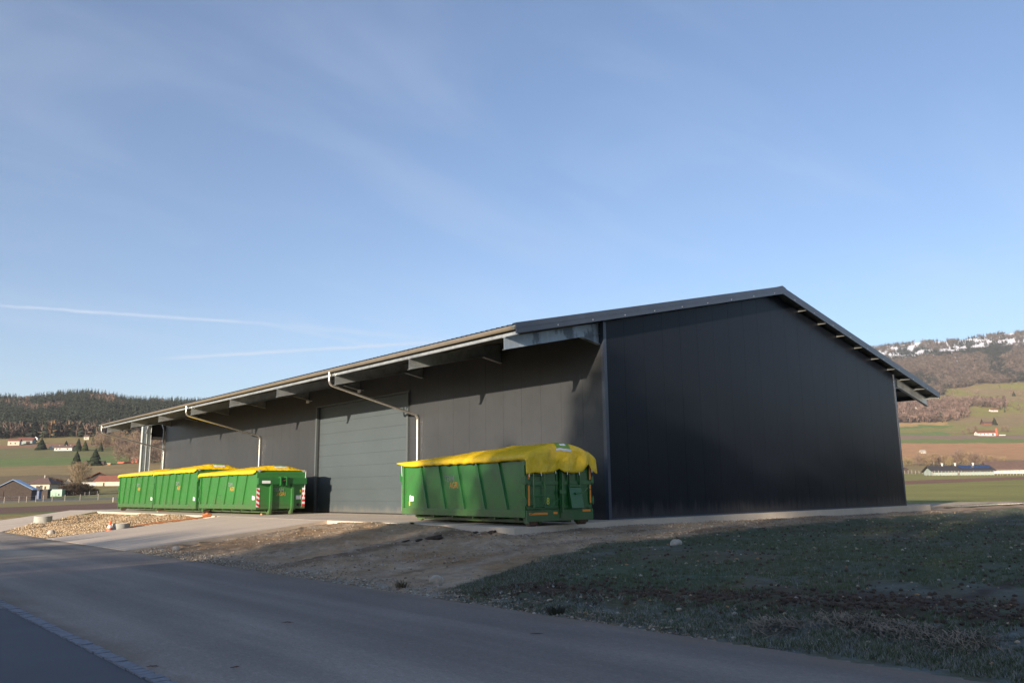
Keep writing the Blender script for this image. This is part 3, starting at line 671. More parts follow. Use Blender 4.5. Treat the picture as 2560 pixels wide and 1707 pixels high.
        text_obj('lettering', 'AGRI', .27, M['letorange'], t, mt(xw + dr * .14, z0 + h * .54, .004), sx=.82)
        xs = .33 if tarp_kw.get('doors_seen') else .45
        mb = MB(); x0 = .42 if num == '8' else .32; x0 = x0
        yy = s * (hw - .068); V0 = [(x0, yy, z0 + .42), (x0 + .26, yy, z0 + .42), (x0 + .26, yy, z0 + .58), (x0 + .20, yy, z0 + .58)] if s > 0 else [(x0, yy, z0 + .42), (x0 + .26, yy, z0 + .42), (x0 + .26, yy, z0 + .58), (x0 + .08, yy, z0 + .58)]
        V0 = [(x0, yy, z0 + .42), (x0 + .26, yy, z0 + .42), (x0 + .26, yy, z0 + .58), (x0 + .08, yy, z0 + .58), (x0 + .05, yy, z0 + .62), (x0, yy, z0 + .60)]
        if s > 0: V0 = [(2 * x0 + .26 - p[0], p[1], p[2]) for p in V0][::-1]
        mb.prism(V0, (0, s * .004, 0)); st_ = P(mb, 'side_sticker', 'white'); st_['label'] = 'white sticker near the hook end of the side'
        m2 = MB(); yb = sorted((yy + s * .0045, yy + s * .006)); m2.box((x0 + .05, yb[0], z0 + .495), (x0 + .19, yb[1], z0 + .51)); m2.box((x0 + .03, yb[0], z0 + .46), (x0 + .06, yb[1], z0 + .485)); P(m2, 'sticker_print', 'whiteblue', st_)
        if num == '8': text_obj('number', num, .22, M['letyellow'], t, mt(x0 - .0, z0 + .34, .004), sx=.8)
    # front plate: sticker, numbers, TEAM AGRI between the runners
    def mf(y, z, off): return Matrix(((0, 0, -1, -off), (-1, 0, 0, y), (0, 1, 0, z), (0, 0, 0, 1)))
    mb = MB(); mb.box((-.166, .62, z1 - .56), (-.1605, 1.02, z1 - .44)); P(mb, 'front_sticker', 'white')
    text_obj('lettering', 'TEAM', .22, M['letgrey'], t, mf(.12, z0 + .85, -.055 + .062), sx=.9)
    text_obj('lettering', 'AGRI', .22, M['letorange'], t, mf(.0, z0 + .66, -.055 + .062), sx=.9)
    text_obj('number', num, .20, M['letyellow'], t, mf(-hw + .26, z0 + .78, .009), sx=.8)
    mb = MB(); mb.box((-.008, -.98, z0 + .42), (-.002, -.74, z0 + .60)); P(mb, 'data_plate', 'white')
    mb = MB(); mb.tube([(-.03, -.86, z0 + .18), (-.002, -.86, z0 + .18)], .07, 14); P(mb, 'drain_cap', 'black')
    # front panel in the plane of the front frame
    mb = MB(); mb.box((.0, -hw + .10, z0 + .161), (.055, hw - .10, z1 - .141)); P(mb, 'front_panel', 'green')
    if tarp_kw.get('doors_seen'):
        # ladder on one leaf, chute hatch on the other, reflector strips, number
        mb = MB()
        for yy in (-hw + .22, -hw + .60): mb.tube([(L + .12, yy, z0 + .26), (L + .12, yy, z1 - .35)], .016, 8)
        for k in range(5): mb.tube([(L + .12, -hw + .22, z0 + .30 + k * .27), (L + .12, -hw + .60, z0 + .30 + k * .27)], .016, 8)
        for yy in (-hw + .22, -hw + .60): mb.tube([(L + .05, yy, z0 + .32), (L + .12, yy, z0 + .32)], .016, 8); mb.tube([(L + .05, yy, z1 - .4), (L + .12, yy, z1 - .4)], .016, 8)
        P(mb, 'ladder', 'green')
        mb = MB(); mb.box((L + .071, .28, z0 + .86), (L + .13, .32, z1 - .28)); mb.box((L + .071, .66, z0 + .86), (L + .13, .70, z1 - .28)); mb.box((L + .071, .281, z0 + .80), (L + .13, .699, z0 + .86))
        mb.prism([(L + .071, .27, z0 + .80), (L + .12, .27, z0 + .79), (L + .20, .30, z0 + .22), (L + .071, .30, z0 + .20)], (0, .44, 0)); mb.tube([(L + .16, .46, z0 + .62), (L + .20, .46, z0 + .62)], .03, 8)
        hp = P(mb, 'chute_hatch', 'greendk'); bevel(hp, .006)
        def strip(y0_, y1_, za, zb2, label=None):
            m3 = MB(); m3.box((L + .0815, y0_, za), (L + .085, y1_, zb2)); P(m3, 'reflector_strip', 'orange')
        for za, zb2 in ((z0 + .32, z0 + .86), (z0 + 1.02, z1 - .12)): strip(-hw + .055, -hw + .115, za, zb2)
        for za, zb2 in ((z0 + .36, z0 + .72), (z0 + .74, z0 + .86), (z0 + 1.0, z1 - .2)): strip(hw - .14, hw - .08, za, zb2)
        strip(-hw + .08, -hw + .72, z0 + .07, z0 + .13); strip(-hw + .92, -hw + 1.06, z0 + .08, z0 + .14); strip(hw - .42, hw - .12, z0 + .12, z0 + .18)
        m_ = Matrix(((0, 0, 1, L + .034), (1, 0, 0, -.42), (0, 1, 0, z0 + .42), (0, 0, 0, 1))); text_obj('number', num, .26, M['letyellow'], t, m_, sx=.8)
        mb = MB(); mb.box((L + .031, -.86, z1 - .46), (L + .036, -.62, z1 - .34)); mb.box((L + .031, -.56, z1 - .46), (L + .036, -.40, z1 - .34)); P(mb, 'door_sticker', 'white')
        for pa in (((L + .14, hw - .2, z0 + .82), (L + .2, .75, z0 + .66), (L + .2, .48, z0 + .60)), ((L + .15, -.1, z0 + .50), (L + .14, -.4, z0 + .32), (L + .13, -.9, z0 + .16), (L + .12, -hw + .1, z0 + .1))):
            mb = MB(); mb.tube(pa, .011, 6); P(mb, 'pull_rope', 'green')
    # tarpaulin with a raised ridge, wavy side hems and (for one) a long apron over the doors
    nu, nv = 84, 34; ap = tarp_kw.get('apron', 0); V = []; side = .13
    fo = tarp_kw.get('front_over', .14); ro_ = tarp_kw.get('rear_over', .16); crest = tarp_kw.get('crest', .27); side = .165
    nsk = 16 if ap else 3; nside = 4
    def hem(x, k): return side * (.80 + .14 * vn1(x * 1.1 + k * 9 + seed) + .16 * vn1(x * 4.1 + k * 5)) 
    def vn1(q): return float(vnoise(np.array([q]), np.array([seed * 1.7]))[0])
    rows = []
    xs = list(np.linspace(-fo, L + .03, nu))
    for i, x in enumerate(xs):
        q = max(0., min(1., (x + fo) / (L + fo))); env = crest * (tarp_kw['prof'](q)); row = []
        for j in range(-nside, nv + nside + 1):
            if 0 <= j <= nv:
                tt = j / nv; y = -hw - .03 + (w + .06) * tt; z = z1 + .02 + env * (math.sin(math.pi * tt) ** .8) + .018 * (vn1(x * 2.3 + tt * 31) - .5) * (1 if 0 < j < nv else .3)
                for bx in tarp_kw.get('bows', (.2, .4, .6, .8)): z += .022 * math.exp(-((q - bx) / .018) ** 2) * math.sin(math.pi * tt)
            else:
                kk = (-j if j < 0 else j - nv) / nside; sgn = -1 if j < 0 else 1; hh = hem(x, sgn)
                end = 1 - .6 * (1 - min(1, max(0, (x + fo) / .35))) if not ap else 1 - .85 * (1 - min(1, max(0, (x + fo) / .5)))
                bul = .045 * math.sin(kk * math.pi) + .05 * (vn1(x * 3.6 + sgn * 5) - .5) * kk
                y = sgn * (hw + .03 + bul + .012 * kk); z = z1 + .02 - hh * kk * end
            row.append((x, y, z))
        rows.append(row)
    for k in range(1, nsk + 1):
        q = k / nsk; row = []; base = rows[nu - 1]
        for j, p in enumerate(base):
            tt = min(1, max(0, (j - nside) / nv)); dist = min(tt, 1 - tt)
            if ap:
                fold = (1 - 2 * abs(math.sin(tt * 10.5 + .5)) ** .6) * .6 + math.sin(tt * 31 + 2) * .4 * (.5 + .5 * math.sin(tt * 9))
                xo = .03 + (.12 + .08 * math.sin(math.pi * tt)) * min(1, q * 3.2) ** .6 + .085 * q * (fold + .4) + .03 * (vn1(tt * 9 + q * 2) - .5)
                drop = max(0.02, p[2] - (z1 - ap * tarp_kw['hem'](tt))) * q ** (1.35)
                row.append((L + xo, p[1] * (1 + .01 * q) , p[2] - drop * 1.0 - (0 if 0 < tt < 1 else drop * .0)))
            else:
                row.append((L + .03 + ro_ * min(q, .5) * 1.2, p[1], p[2] - .11 * q ** 2))
        rows.append(row)
    nr_, nc_ = len(rows), len(rows[0])
    for row in rows: V += row
    F = [[i * nc_ + j, (i + 1) * nc_ + j, (i + 1) * nc_ + j + 1, i * nc_ + j + 1] for i in range(nr_ - 1) for j in range(nc_ - 1)]
    tp = mk('tarpaulin', V, F, M['tarp'], t, smooth=True); so = tp.modifiers.new('thickness', 'SOLIDIFY'); so.thickness = .006; so.offset = 1
    # generic green and white badge lying on the tarpaulin: built from its own grid
    def surf(i_, tt):
        i0 = int(min(nr_ - 2, max(0, math.floor(i_)))); fi = i_ - i0; jj = nside + tt * nv; j0 = int(math.floor(jj)); fj = jj - j0
        A = [np.array(rows[i0 + a][j0 + b]) for a, b in ((0, 0), (1, 0), (0, 1), (1, 1))]
        return (A[0] * (1 - fi) + A[1] * fi) * (1 - fj) + (A[2] * (1 - fi) + A[3] * fi) * fj
    def badge(i0, i1, t0, t1, m_, nm, par, shape=None):
        Vb = []; n1, n2 = 8, 12
        for a in range(n1 + 1):
            for b in range(n2 + 1):
                tt = t0 + (t1 - t0) * b / n2; ii = i0 + (i1 - i0) * a / n1
                if shape: ii = i0 + (i1 - i0) * a / n1; ii = i1 - (i1 - ii) * shape(b / n2)
                p = surf(ii, tt); Vb.append(p + np.array((.006 if not ap else .022, 0, .014)) * (1 if ap else np.array((-.6, 0, 1))))
        Fb = [[a * (n2 + 1) + b, (a + 1) * (n2 + 1) + b, (a + 1) * (n2 + 1) + b + 1, a * (n2 + 1) + b + 1] for a in range(n1) for b in range(n2)]
        return mk(nm, Vb, Fb, M[m_], par, smooth=True)
    if ap:
        bg_ = badge(nu - 4, nu + 4.0, .40, .60, 'emgreen', 'badge', tp, lambda q: .55 + .45 * math.sin(math.pi * min(1, max(0, q * .9 + .05)))); badge(nu + 4.1, nu + 5.6, .39, .61, 'white', 'badge_caption', bg_); badge(nu + .5, nu + 2.2, .46, .54, 'white', 'badge_figure', bg_)
    else:
        bg_ = badge(10.5, 3.5, .38, .60, 'emgreen', 'badge', tp, lambda q: .6 + .4 * math.sin(math.pi * q)); badge(3.4, 1.6, .37, .62, 'white', 'badge_caption', bg_); badge(8, 5.5, .46, .55, 'white', 'badge_figure', bg_)
    # crank and tensioner at the hook-end corners
    if not tarp_kw.get('doors_seen'):
        for s in (1, -1):
            mb = MB(); mb.tube([(-.06, s * (hw - .10), z1 + .0), (.0, s * (hw - .10), z1 + .0)], .055, 14); mb.tube([(-.075, s * (hw - .10), z1), (-.06, s * (hw - .10), z1)], .018, 8); mb.box((-.05, s * (hw - .10) - .11, z1 - .01), (-.02, s * (hw - .10) + .11, z1 + .03)); P(mb, 'tarp_crank', 'rivet')
        mb = MB(); mb.tube([(-.06, -hw + .02, z1 - .02), (-.07, -hw + .04, z1 - .4), (-.05, -hw + .06, z1 - .9), (-.05, -hw + .10, z0 + .5)], .012, 6); P(mb, 'tie_rope', 'white')
    else:
        
        for s in (1, -1): mb = MB(); mb.tube([(-.03, s * (hw + .01), z1 - .06), (.0, s * hw, z1 - .42)], .008, 6); P(mb, 'tie_rope', 'white')
        mb = MB()
        for tt in (.03, .18, .40, .54, .74, .97):
            p = rows[-1][int(nside + tt * nv)]; mb = MB(); mb.tube([(p[0] + .01, p[1], p[2] + .01), (p[0] + .02, p[1], p[2] - .07)], .012, 6); P(mb, 'tarp_hook', 'rivet')
        for xx in (L * .22, L * .66):
            mb = MB(); mb.tube([(xx, -hw - .05, z1 - .13), (xx + .06, -hw - .05, z1 - .18)], .012, 6); P(mb, 'tarp_hook', 'rivet')
    return t
def ends(qf, qr): return lambda q: min(1, (q / qf) ** .55 if q < qf else 1) * (min(1, ((1 - q) / qr)) ** .5 if q > 1 - qr else 1)
th8 = math.radians(85.3)
ex = np.array([math.cos(th8), math.sin(th8)]); ew = np.array([math.sin(th8), -math.cos(th8)])
o8 = np.array([-4.876, -1.415]) + ex * 6.8 + ew * 1.2   # hook end centre of the near container (doors face the viewer)
def hem8(t): 
    return float(np.interp(t, [0, .05, .12, .2, .36, .44, .5, .62, .76, .84, .90, .93, 1.0], [1.0, 1.04, .93, .99, .92, .72, .90, .96, .92, .55, .40, .75, .98]))
container('container numbered 8, its yellow tarp hanging over the rear doors, by the gable corner', (o8[0], o8[1], 0), th8 + math.pi, 6.8, 2.39, 1.66, .235, False, '8',
          dict(doors_seen=True, apron=.50, hem=hem8, prof=lambda q: .22 + .78 * min(1, q / .75) ** .9 if q < .96 else 1.0, crest=.33, front_over=.26, bows=(.25, .5, .75)), 3)
def place(px, py, th, L, w, h, zb, num, label, seed, crest=.26):
    th = math.radians(th); ex = np.array([math.cos(th), math.sin(th)]); ew = np.array([math.sin(th), -math.cos(th)]); o = np.array([px, py]) + ew * w / 2
    container(label, (o[0], o[1], 0), th, L, w, h, zb, True, num, dict(prof=lambda q: min(1, q / .06) ** .7 * (1 - .55 * q ** 1.5), crest=crest, front_over=.03), seed)
place(-3.866, 17.863, 90.3, 6.8, 2.4, 1.715, .26, '9', 'container numbered 9 with hook frame and warning strips facing the grey door', 5, .25)
place(-3.92, 25.08, 90, 6.6, 2.4, 2.0, .22, '7', 'tall green tarped container in the middle of the row of three', 6, .30)
place(-3.80, 32.2, 90, 6.75, 2.4, 2.0, .23, '6', 'green tarped container at the far left end of the row by the steel column', 8, .24)
# timber wedges and the orange hose end on the slab
for (x, y, r_) in ((-3.2, 18.2, .3), (-3.6, 31.0, .1)):
    mb = MB(); mb.box((-.3, -.06, 0), (.3, .06, .07)); o = mb.build('timber_block', M['wood'], loc=(x, y, .001)); o.rotation_euler.z = r_
    tag(o, 'short timber block lying under the front of container 9' if y < 20 else 'short timber block lying beside the roller of the middle container', 'timber block', 'timber blocks under the containers')

# ------------------------------------------------------------------ small things near the hall
def cone(x, y):
    z = on(x, y) + .02; t = empty('traffic_cone', (x, y, z), .4, label='orange traffic cone with a white band beside the concrete manhole ring', cat='traffic cone')
    mb = MB(); mb.box((-.17, -.17, 0), (.17, .17, .035)); mb.build('base', M['cone'], t)
    mb = MB(); mb.tube([(0, 0, .035), (0, 0, .24)], [.125, .085], 16); mb.tube([(0, 0, .36), (0, 0, .52)], [.058, .028], 16); mb.build('cone_body', M['cone'], t)
    mb = MB(); mb.tube([(0, 0, .24), (0, 0, .36)], [.087, .060], 16); mb.build('white_band', M['white'], t)
    t.rotation_euler.x = .06
def ring(x, y, r, h, label):
    z = on(x, y) - .03; t = empty('manhole_ring', (x, y, z), 0, label=label, cat='concrete ring', group='precast concrete manhole rings in the gravel')
    mb = MB(); n = 36; V = []
    for rad in (r, r - .09):
        for zz in (0, h): V += [(rad * math.cos(2 * math.pi * k / n), rad * math.sin(2 * math.pi * k / n), zz) for k in range(n)]
    F = []
    for k in range(n):
        j = (k + 1) % n; F += [[k, j, n + j, n + k], [2 * n + j, 2 * n + k, 3 * n + k, 3 * n + j], [n + k, n + j, 3 * n + j, 3 * n + k]]
    mb.add(V, F); o = mb.build('ring_wall', M['ringc'], t); smooth_edges(o)
    mb = MB(); mb.tube([(0, 0, h - .09), (0, 0, h - .03)], r - .11, 30); mb.build('lid', M['ringc'], t)
p1 = ground_hit(107, 1305, 10, 80); p2 = ground_hit(298, 1325, 10, 80)
ring(p1.x, p1.y, .42, .34, 'taller concrete manhole ring in the gravel near the far concrete path'); ring(p2.x, p2.y, .40, .26, 'low concrete manhole ring right behind the traffic cone')
p3 = ground_hit(274, 1327, 10, 80); cone(p3.x - .1, p3.y - .3)
# orange conduit half buried along the island's edge by the ramp
mb = MB(); pth = [(-5.6, 18.62, .02), (-5.9, 18.58, -.02), (-6.8, 18.5, -.10), (-8.0, 18.4, -.20), (-8.9, 18.3, -.29)]
pth = [(x, y, max(z, on(x, y) + .015)) for x, y, z in pth]; mb.tube(pth, [.05, .03, .025, .025, .02], 8)
mb.tube([(-5.55, 18.66, .05), (-5.75, 18.66, .09), (-5.95, 18.66, .03)], [.06, .08, .05], 10)
M['conduit'] = mat('orange_conduit', (.62, .20, .07), .6); tag(mb.build('conduit', M['conduit']), 'orange plastic conduit lying along the gravel edge beside the ramp', 'conduit')
def rock(name, x, y, s, label, cat='stone', group=None, mt='stone', seed=0, dz=0):
    bm = bmesh.new(); bmesh.ops.create_icosphere(bm, subdivisions=3, radius=1); rr = np.random.default_rng(seed)
    o1, o2 = rr.random(2) * 40
    for v in bm.verts:
        c = v.co; q_ = 1.0 if mt == 'clod' else .55; f = 1 - q_ * .6 + 1.2 * q_ * float(fbm(np.array([c.x * 2.1 + o1 + c.z * 1.3]), np.array([c.y * 2.1 + o2 - c.z * 1.1]), 3)[0])
        v.co = Vector((c.x * s[0] * f, c.y * s[1] * f, (c.z * s[2] * f)))
    me = bpy.data.meshes.new(name); bm.to_mesh(me); bm.free(); me.materials.append(M[mt]); o = bpy.data.objects.new(name, me); COL.objects.link(o)
    me.polygons.foreach_set('use_smooth', np.ones(len(me.polygons), dtype=bool))
    o.location = (x, y, on(x, y) + s[2] * .3 + dz); o.rotation_euler = (rr.random() * .4, rr.random() * .4, rr.random() * 6); return tag(o, label, cat, group)
def gh(u, v): return ground_hit(u, v, 4, 120)
p = gh(1092, 1457); rock('boulder', p.x, p.y, (.13, .12, .10), 'pale round boulder at the tip of the crop field beside the road', seed=1)
p = gh(1690, 1362); rock('boulder', p.x, p.y, (.22, .13, .11), 'pale flat boulder on the track edge in front of the gable', seed=2)
p = gh(440, 1375); rock('boulder', p.x, p.y, (.12, .10, .09), 'small pale stone on the soil near the ramp foot', seed=3)
p = gh(128, 1335); rock('boulder', p.x, p.y, (.16, .14, .14), 'pale stone on the near edge of the gravel island', seed=4)
for i, (u, v, s) in enumerate(((1085, 1345, .26), (1045, 1350, .18), (1010, 1354, .14), (1190, 1330, .14), (1225, 1331, .2))):
    p = gh(u, v); rock('soil_clump', p.x, p.y, (s * 1.0, s * .55, s * .22), ('largest dark soil clump' if i == 0 else 'dark soil clump %s' % ['', 'left of the largest clump', 'at the left end of the clumps', 'nearer the slab edge, left one', 'nearer the slab edge below container 8'][i]) + ' on the bare earth', 'soil clump', 'dark soil clumps on the bare earth', 'clod', seed=20 + i, dz=-.02)
def tuft(x, y, h, n, label, seed, name='grass_tuft', m_='grass', col=(.07, .10, .03), cat='grass tuft', group='grass tufts along the slab edge', z=None):
    rr = np.random.default_rng(seed); a = rr.random(n) * 6.283; ln = h * (.5 + .6 * rr.random(n)); lean = .25 + .7 * rr.random(n); r0 = rr.random(n) * h * .5
    b = np.stack([r0 * np.cos(a), r0 * np.sin(a), np.zeros(n)], 1); dirv = np.stack([np.cos(a) * lean, np.sin(a) * lean, np.ones(n)], 1); dirv /= np.linalg.norm(dirv, axis=1)[:, None]
    sd = np.stack([-np.sin(a), np.cos(a), np.zeros(n)], 1) * h * .03; mid = b + dirv * ln[:, None] * .6; tip = mid + (dirv * [1.3, 1.3, .25]) * ln[:, None] * .45
    V = np.stack([b - sd, b + sd, mid + sd * .8, mid - sd * .8, tip], 1).reshape(-1, 3); i = np.arange(n) * 5
    F = np.concatenate([np.stack([i, i + 1, i + 2], 1), np.stack([i, i + 2, i + 3], 1), np.stack([i + 3, i + 2, i + 4], 1)])
    c = np.repeat(np.array(col)[None] * (.6 + .8 * rr.random((n, 1))), 5, 0); c = np.concatenate([c, np.ones((len(c), 1))], 1)
    o = mk(name, V, F, M[m_], col=c, loc=(x, y, (on(x, y) if z is None else z) - .01)); return tag(o, label, cat, group)
lab = ['left-hand grass tuft at the slab edge, before the grey door', 'second grass tuft from the left along the slab edge', 'third grass tuft from the left along the slab edge', 'grass tuft at the slab edge just left of container 8', 'grass tuft at the slab edge under the end of container 8']
for i, (u, v, h) in enumerate(((908, 1303, .10), (933, 1302, .16), (972, 1304, .20), (1007, 1306, .20), (1037, 1308, .12))):
    p = gh(u, v + 1); tuft(min(p.x, -5.36), p.y, h, 150, lab[i], 40 + i, col=(.075, .085, .035))
for i, (u, v, h, l) in enumerate(((290, 1372, .32, 'dry weed stalks at the corner of the ramp and the road'), (338, 1372, .26, 'lone dry weed stalks right of the ramp foot'), (1003, 1468, .22, 'dry weed clump on the road shoulder left of the boulder'), (1390, 1533, .22, 'dark weed clump on the road shoulder below the field'))):
    p = gh(u, v); tuft(max(p.x, -12.1), p.y, h, 60 if i < 3 else 120, l, 60 + i, 'weed', 'grass', (.13, .10, .06) if i < 3 else (.07, .075, .05), 'weed', 'weeds on the road shoulder')
def twig(x, y, L, rz, label, seed):
    rr = random.Random(seed); mb = MB(); pts = [(-L / 2 + L * k / 6, rr.uniform(-.008, .008), .011 + rr.uniform(0, .006)) for k in range(7)]
    mb.tube(pts, [.0015, .003, .0045, .005, .004, .003, .0015], 7); mb.tube([pts[3], (pts[3][0] + .03, .03, .014)], [.004, .002], 6)
    o = mb.build('twig', M['barkred'], smooth=True, loc=(x, y, -.619)); o.rotation_euler.z = rz; tag(o, label, 'twig', 'twigs lying on the road')
M['barkred'] = mat('red_brown_bark', (.11, .05, .03), .85)
def rd(u, v):
    d = pix_dir(u, v); t = (-.62 - CAM[2]) / d[2]; return CAM + d * t
for i, (u, v, L, a, l) in enumerate(((1341, 1586, .15, -.95, 'reddish twig on the road near its right edge'), (719, 1557, .15, -.7, 'thin long twig in the middle of the road'), (381, 1668, .12, -.6, 'short brown twig near the kerb'), (587, 1670, .09, -.2, 'small curled twig between the kerb and the middle of the road'))):
    p = rd(u, v); twig(p[0], p[1], L, a, l, i)

# ------------------------------------------------------------------ ground cover (nobody could count it)
def scatter_blades(name, xs, ys, h, col, m_, wid=.004, jit=.35, nb=3, fl=.5):
    n = len(xs); zs = terrain(xs, ys); xs = np.repeat(xs, nb); ys = np.repeat(ys, nb); zs = np.repeat(zs, nb); N_ = n * nb; col = np.repeat(col, nb, 0)
    a = rng.random(N_) * 6.283; ln = np.repeat(h, nb) * (.5 + .7 * rng.random(N_)); le = fl * (.4 + rng.random(N_)); b = np.stack([xs + rng.normal(0, .02, N_), ys + rng.normal(0, .02, N_), zs - .005], 1)
    dv = np.stack([np.cos(a) * le, np.sin(a) * le, np.ones(N_)], 1); dv /= np.linalg.norm(dv, axis=1)[:, None]; w = rng.random(N_) * 6.283; sd = np.stack([np.cos(w), np.sin(w), np.zeros(N_)], 1) * wid
    V = np.stack([b - sd, b + sd, b + dv * ln[:, None]], 1).reshape(-1, 3); F = np.arange(N_ * 3).reshape(-1, 3)
    c = np.repeat(col * (1 - jit / 2 + jit * rng.random((N_, 1))), 3, 0); c = np.concatenate([c, np.ones((len(c), 1))], 1)
    return tag(mk(name, V, F, M[m_], col=c), kind='stuff')
ye = lambda x: np.interp(x, YEX, YEY)
# crop rows, thicker toward the viewer
N0 = 120000; t = rng.random(N0) ** 1.7; ang = math.atan2(FH[1], FH[0]) - rng.uniform(-.06, .66, N0); dist = 6.5 + t * 46
xx = CAM[0] + dist * np.cos(ang); yy = CAM[1] + dist * np.sin(ang); rowc = np.round((yy + xx * .12) / .16) * .16 - xx * .12; yy = rowc + rng.normal(0, .022, N0)
k = (xx > -12.0) & (yy < ye(xx) - .1 + rng.normal(0, .15, N0)) & (fbm(xx * .7, yy * .7, 3) > .40)
bd = np.exp(-((xx + 10.1 + .28 * (yy + 10)) / .7) ** 2) * (yy < -7.4); k &= ~(bd > .45 + .4 * rng.random(N0)); xx, yy = xx[k], yy[k]
cc = np.where((rng.random(len(xx)) < .10 + .35 * sst(-10.8, -11.6, xx + .28 * (yy + 10)))[:, None], np.array([.22, .235, .20])[None], np.array([.078, .105, .044])[None])
scatter_blades('crop_seedlings', xx, yy, .045 + .035 * rng.random(len(xx)), cc, 'grass', .0045)
# tussocky verge of the field
N1 = 9000; xx = rng.uniform(-12.0, -7.2, N1); yy = -7.2 + rng.normal(0, .5, N1) - (xx + 11.0) * -.45; k = (xx > -11.8 + .5 * rng.random(N1)) & (yy < ye(xx) - .15) & (yy > ye(xx) - 2.4); xx, yy = xx[k], yy[k]
N1b = 15000; xb = rng.uniform(-12.1, -10.2, N1b); yb = rng.uniform(-16.5, -8.0, N1b); k = (xb + .28 * (yb + 10) < -10.9 + .25 * rng.normal(size=N1b)) & (fbm(xb * 2, yb * 2, 3) > .42); xb, yb = xb[k], yb[k]
xx = np.concatenate([xx, xb]); yy = np.concatenate([yy, yb]); cc = np.where((rng.random(len(xx)) < .35)[:, None], np.array([.24, .25, .23])[None], np.array([.095, .100, .048])[None])
scatter_blades('verge_grass', xx, yy, .04 + .05 * rng.random(len(xx)), cc, 'grass', .005, fl=1.1)
# straw litter
N2 = 2600; c0 = rng.integers(0, 5, N2); SP = [ground_hit(u_, v_, 4, 60) for u_, v_ in ((2120, 1560), (2190, 1575), (2290, 1590), (2420, 1612), (1930, 1568))]; cx = np.array([p_.x for p_ in SP])[c0]; cy = np.array([p_.y for p_ in SP])[c0]
xs = cx + rng.normal(0, .20, N2); ys = cy + rng.normal(0, .20, N2); zs = terrain(xs, ys) + .01 + rng.random(N2) * .06; a = rng.normal(0.2, .9, N2); L_ = .05 + .12 * rng.random(N2)
dv = np.stack([np.cos(a), np.sin(a), rng.normal(0, .25, N2)], 1) * L_[:, None]; sd = np.stack([-np.sin(a), np.cos(a), np.zeros(N2)], 1) * .0035; b = np.stack([xs, ys, zs], 1)
V = np.stack([b - sd, b + sd, b + dv + sd, b + dv - sd + [0, 0, .004]], 1).reshape(-1, 3); tag(mk('straw_litter', V, np.arange(N2 * 4).reshape(-1, 4), M['straw']), kind='stuff')
# pebbles
ICO_V = np.array([(0, 0, 1), (.89, 0, .45), (.28, .85, .45), (-.72, .53, .45), (-.72, -.53, .45), (.28, -.85, .45), (.72, .53, -.45), (-.28, .85, -.45), (-.89, 0, -.45), (-.28, -.85, -.45), (.72, -.53, -.45), (0, 0, -1)])
ICO_F = np.array([(0, 1, 2), (0, 2, 3), (0, 3, 4), (0, 4, 5), (0, 5, 1), (1, 6, 2), (2, 7, 3), (3, 8, 4), (4, 9, 5), (5, 10, 1), (6, 7, 2), (7, 8, 3), (8, 9, 4), (9, 10, 5), (10, 6, 1), (11, 7, 6), (11, 8, 7), (11, 9, 8), (11, 10, 9), (11, 6, 10)])
def pebbles(name, xs, ys, s, col, m_='pebble', flat=.6, zs=None):
    n = len(xs); z = (terrain(xs, ys) if zs is None else zs) + s * flat * .25; a = rng.random(n) * 6.283; ca, sa = np.cos(a), np.sin(a)
    sc = s[:, None] * np.stack([np.ones(n), .6 + .4 * rng.random(n), flat * (.7 + .5 * rng.random(n))], 1); jit = 1 + .35 * (rng.random((n, 12, 1)) - .5)
    v = ICO_V[None] * jit * sc[:, None]; V = np.stack([v[..., 0] * ca[:, None] - v[..., 1] * sa[:, None] + xs[:, None], v[..., 0] * sa[:, None] + v[..., 1] * ca[:, None] + ys[:, None], v[..., 2] + z[:, None]], -1).reshape(-1, 3)
    F = (ICO_F[None] + (np.arange(n) * 12)[:, None, None]).reshape(-1, 3); c = np.repeat(col, 12, 0); c = np.concatenate([c, np.ones((len(c), 1))], 1)
    return tag(mk(name, V, F, M[m_], col=c), kind='stuff')
def pcol(n, a=(.42, .35, .26), b=(.30, .22, .13), c=(.55, .50, .42)):
    q = rng.random(n); return np.where((q < .5)[:, None], np.array(a), np.where((q < .8)[:, None], np.array(b), np.array(c))) * (.7 + .6 * rng.random((n, 1)))
n = 42000; xs = rng.uniform(-12.1, -5.45, n); ys = 17.9 + 22 * rng.random(n) ** 1.3; k = (ys > 17.9 + 0 * xs) & ~((ys > 27.5 + (xs + 12.2) * 1.6)); xs, ys = xs[k], ys[k]
pebbles('island_gravel', xs, ys, .012 + .035 * rng.random(len(xs)) ** 3, pcol(len(xs), (.42, .31, .18), (.32, .21, .11), (.56, .46, .33)))
n = 5200; xs = -12.15 + np.abs(rng.normal(0, .4, n)); ys = rng.uniform(-12.5, 7.5, n); pebbles('shoulder_gravel', xs, ys, .010 + .022 * rng.random(n) ** 2, pcol(n, (.30, .25, .19), (.20, .155, .10), (.42, .38, .31)))
n = 9000; xs = rng.uniform(-11.5, 22, n) ; ys = np.where(rng.random(n) < .5, rng.uniform(-4, -.8, n), rng.uniform(-6, 8, n)); k = ((xs < -5.5) | (ys < -.75 - .9 * (xs < -.4))) & (ys > ye(xs)); xs, ys = xs[k], ys[k]
pebbles('track_gravel', xs, ys, .010 + .026 * rng.random(len(xs)) ** 2.5, pcol(len(xs), (.32, .28, .22), (.20, .15, .10), (.42, .38, .32)))
n = 2200; xs = rng.uniform(-5.9, 22, n); s_ = xs < -5.4; ye2 = np.where(xs < -5.35, rng.uniform(-1.5, 8.5, n), np.interp(xs, [-5.4, -.4, 11.6, 22], [-1.62, -.62, -.28, -.3]) - .06 - np.abs(rng.normal(0, .12, n)))
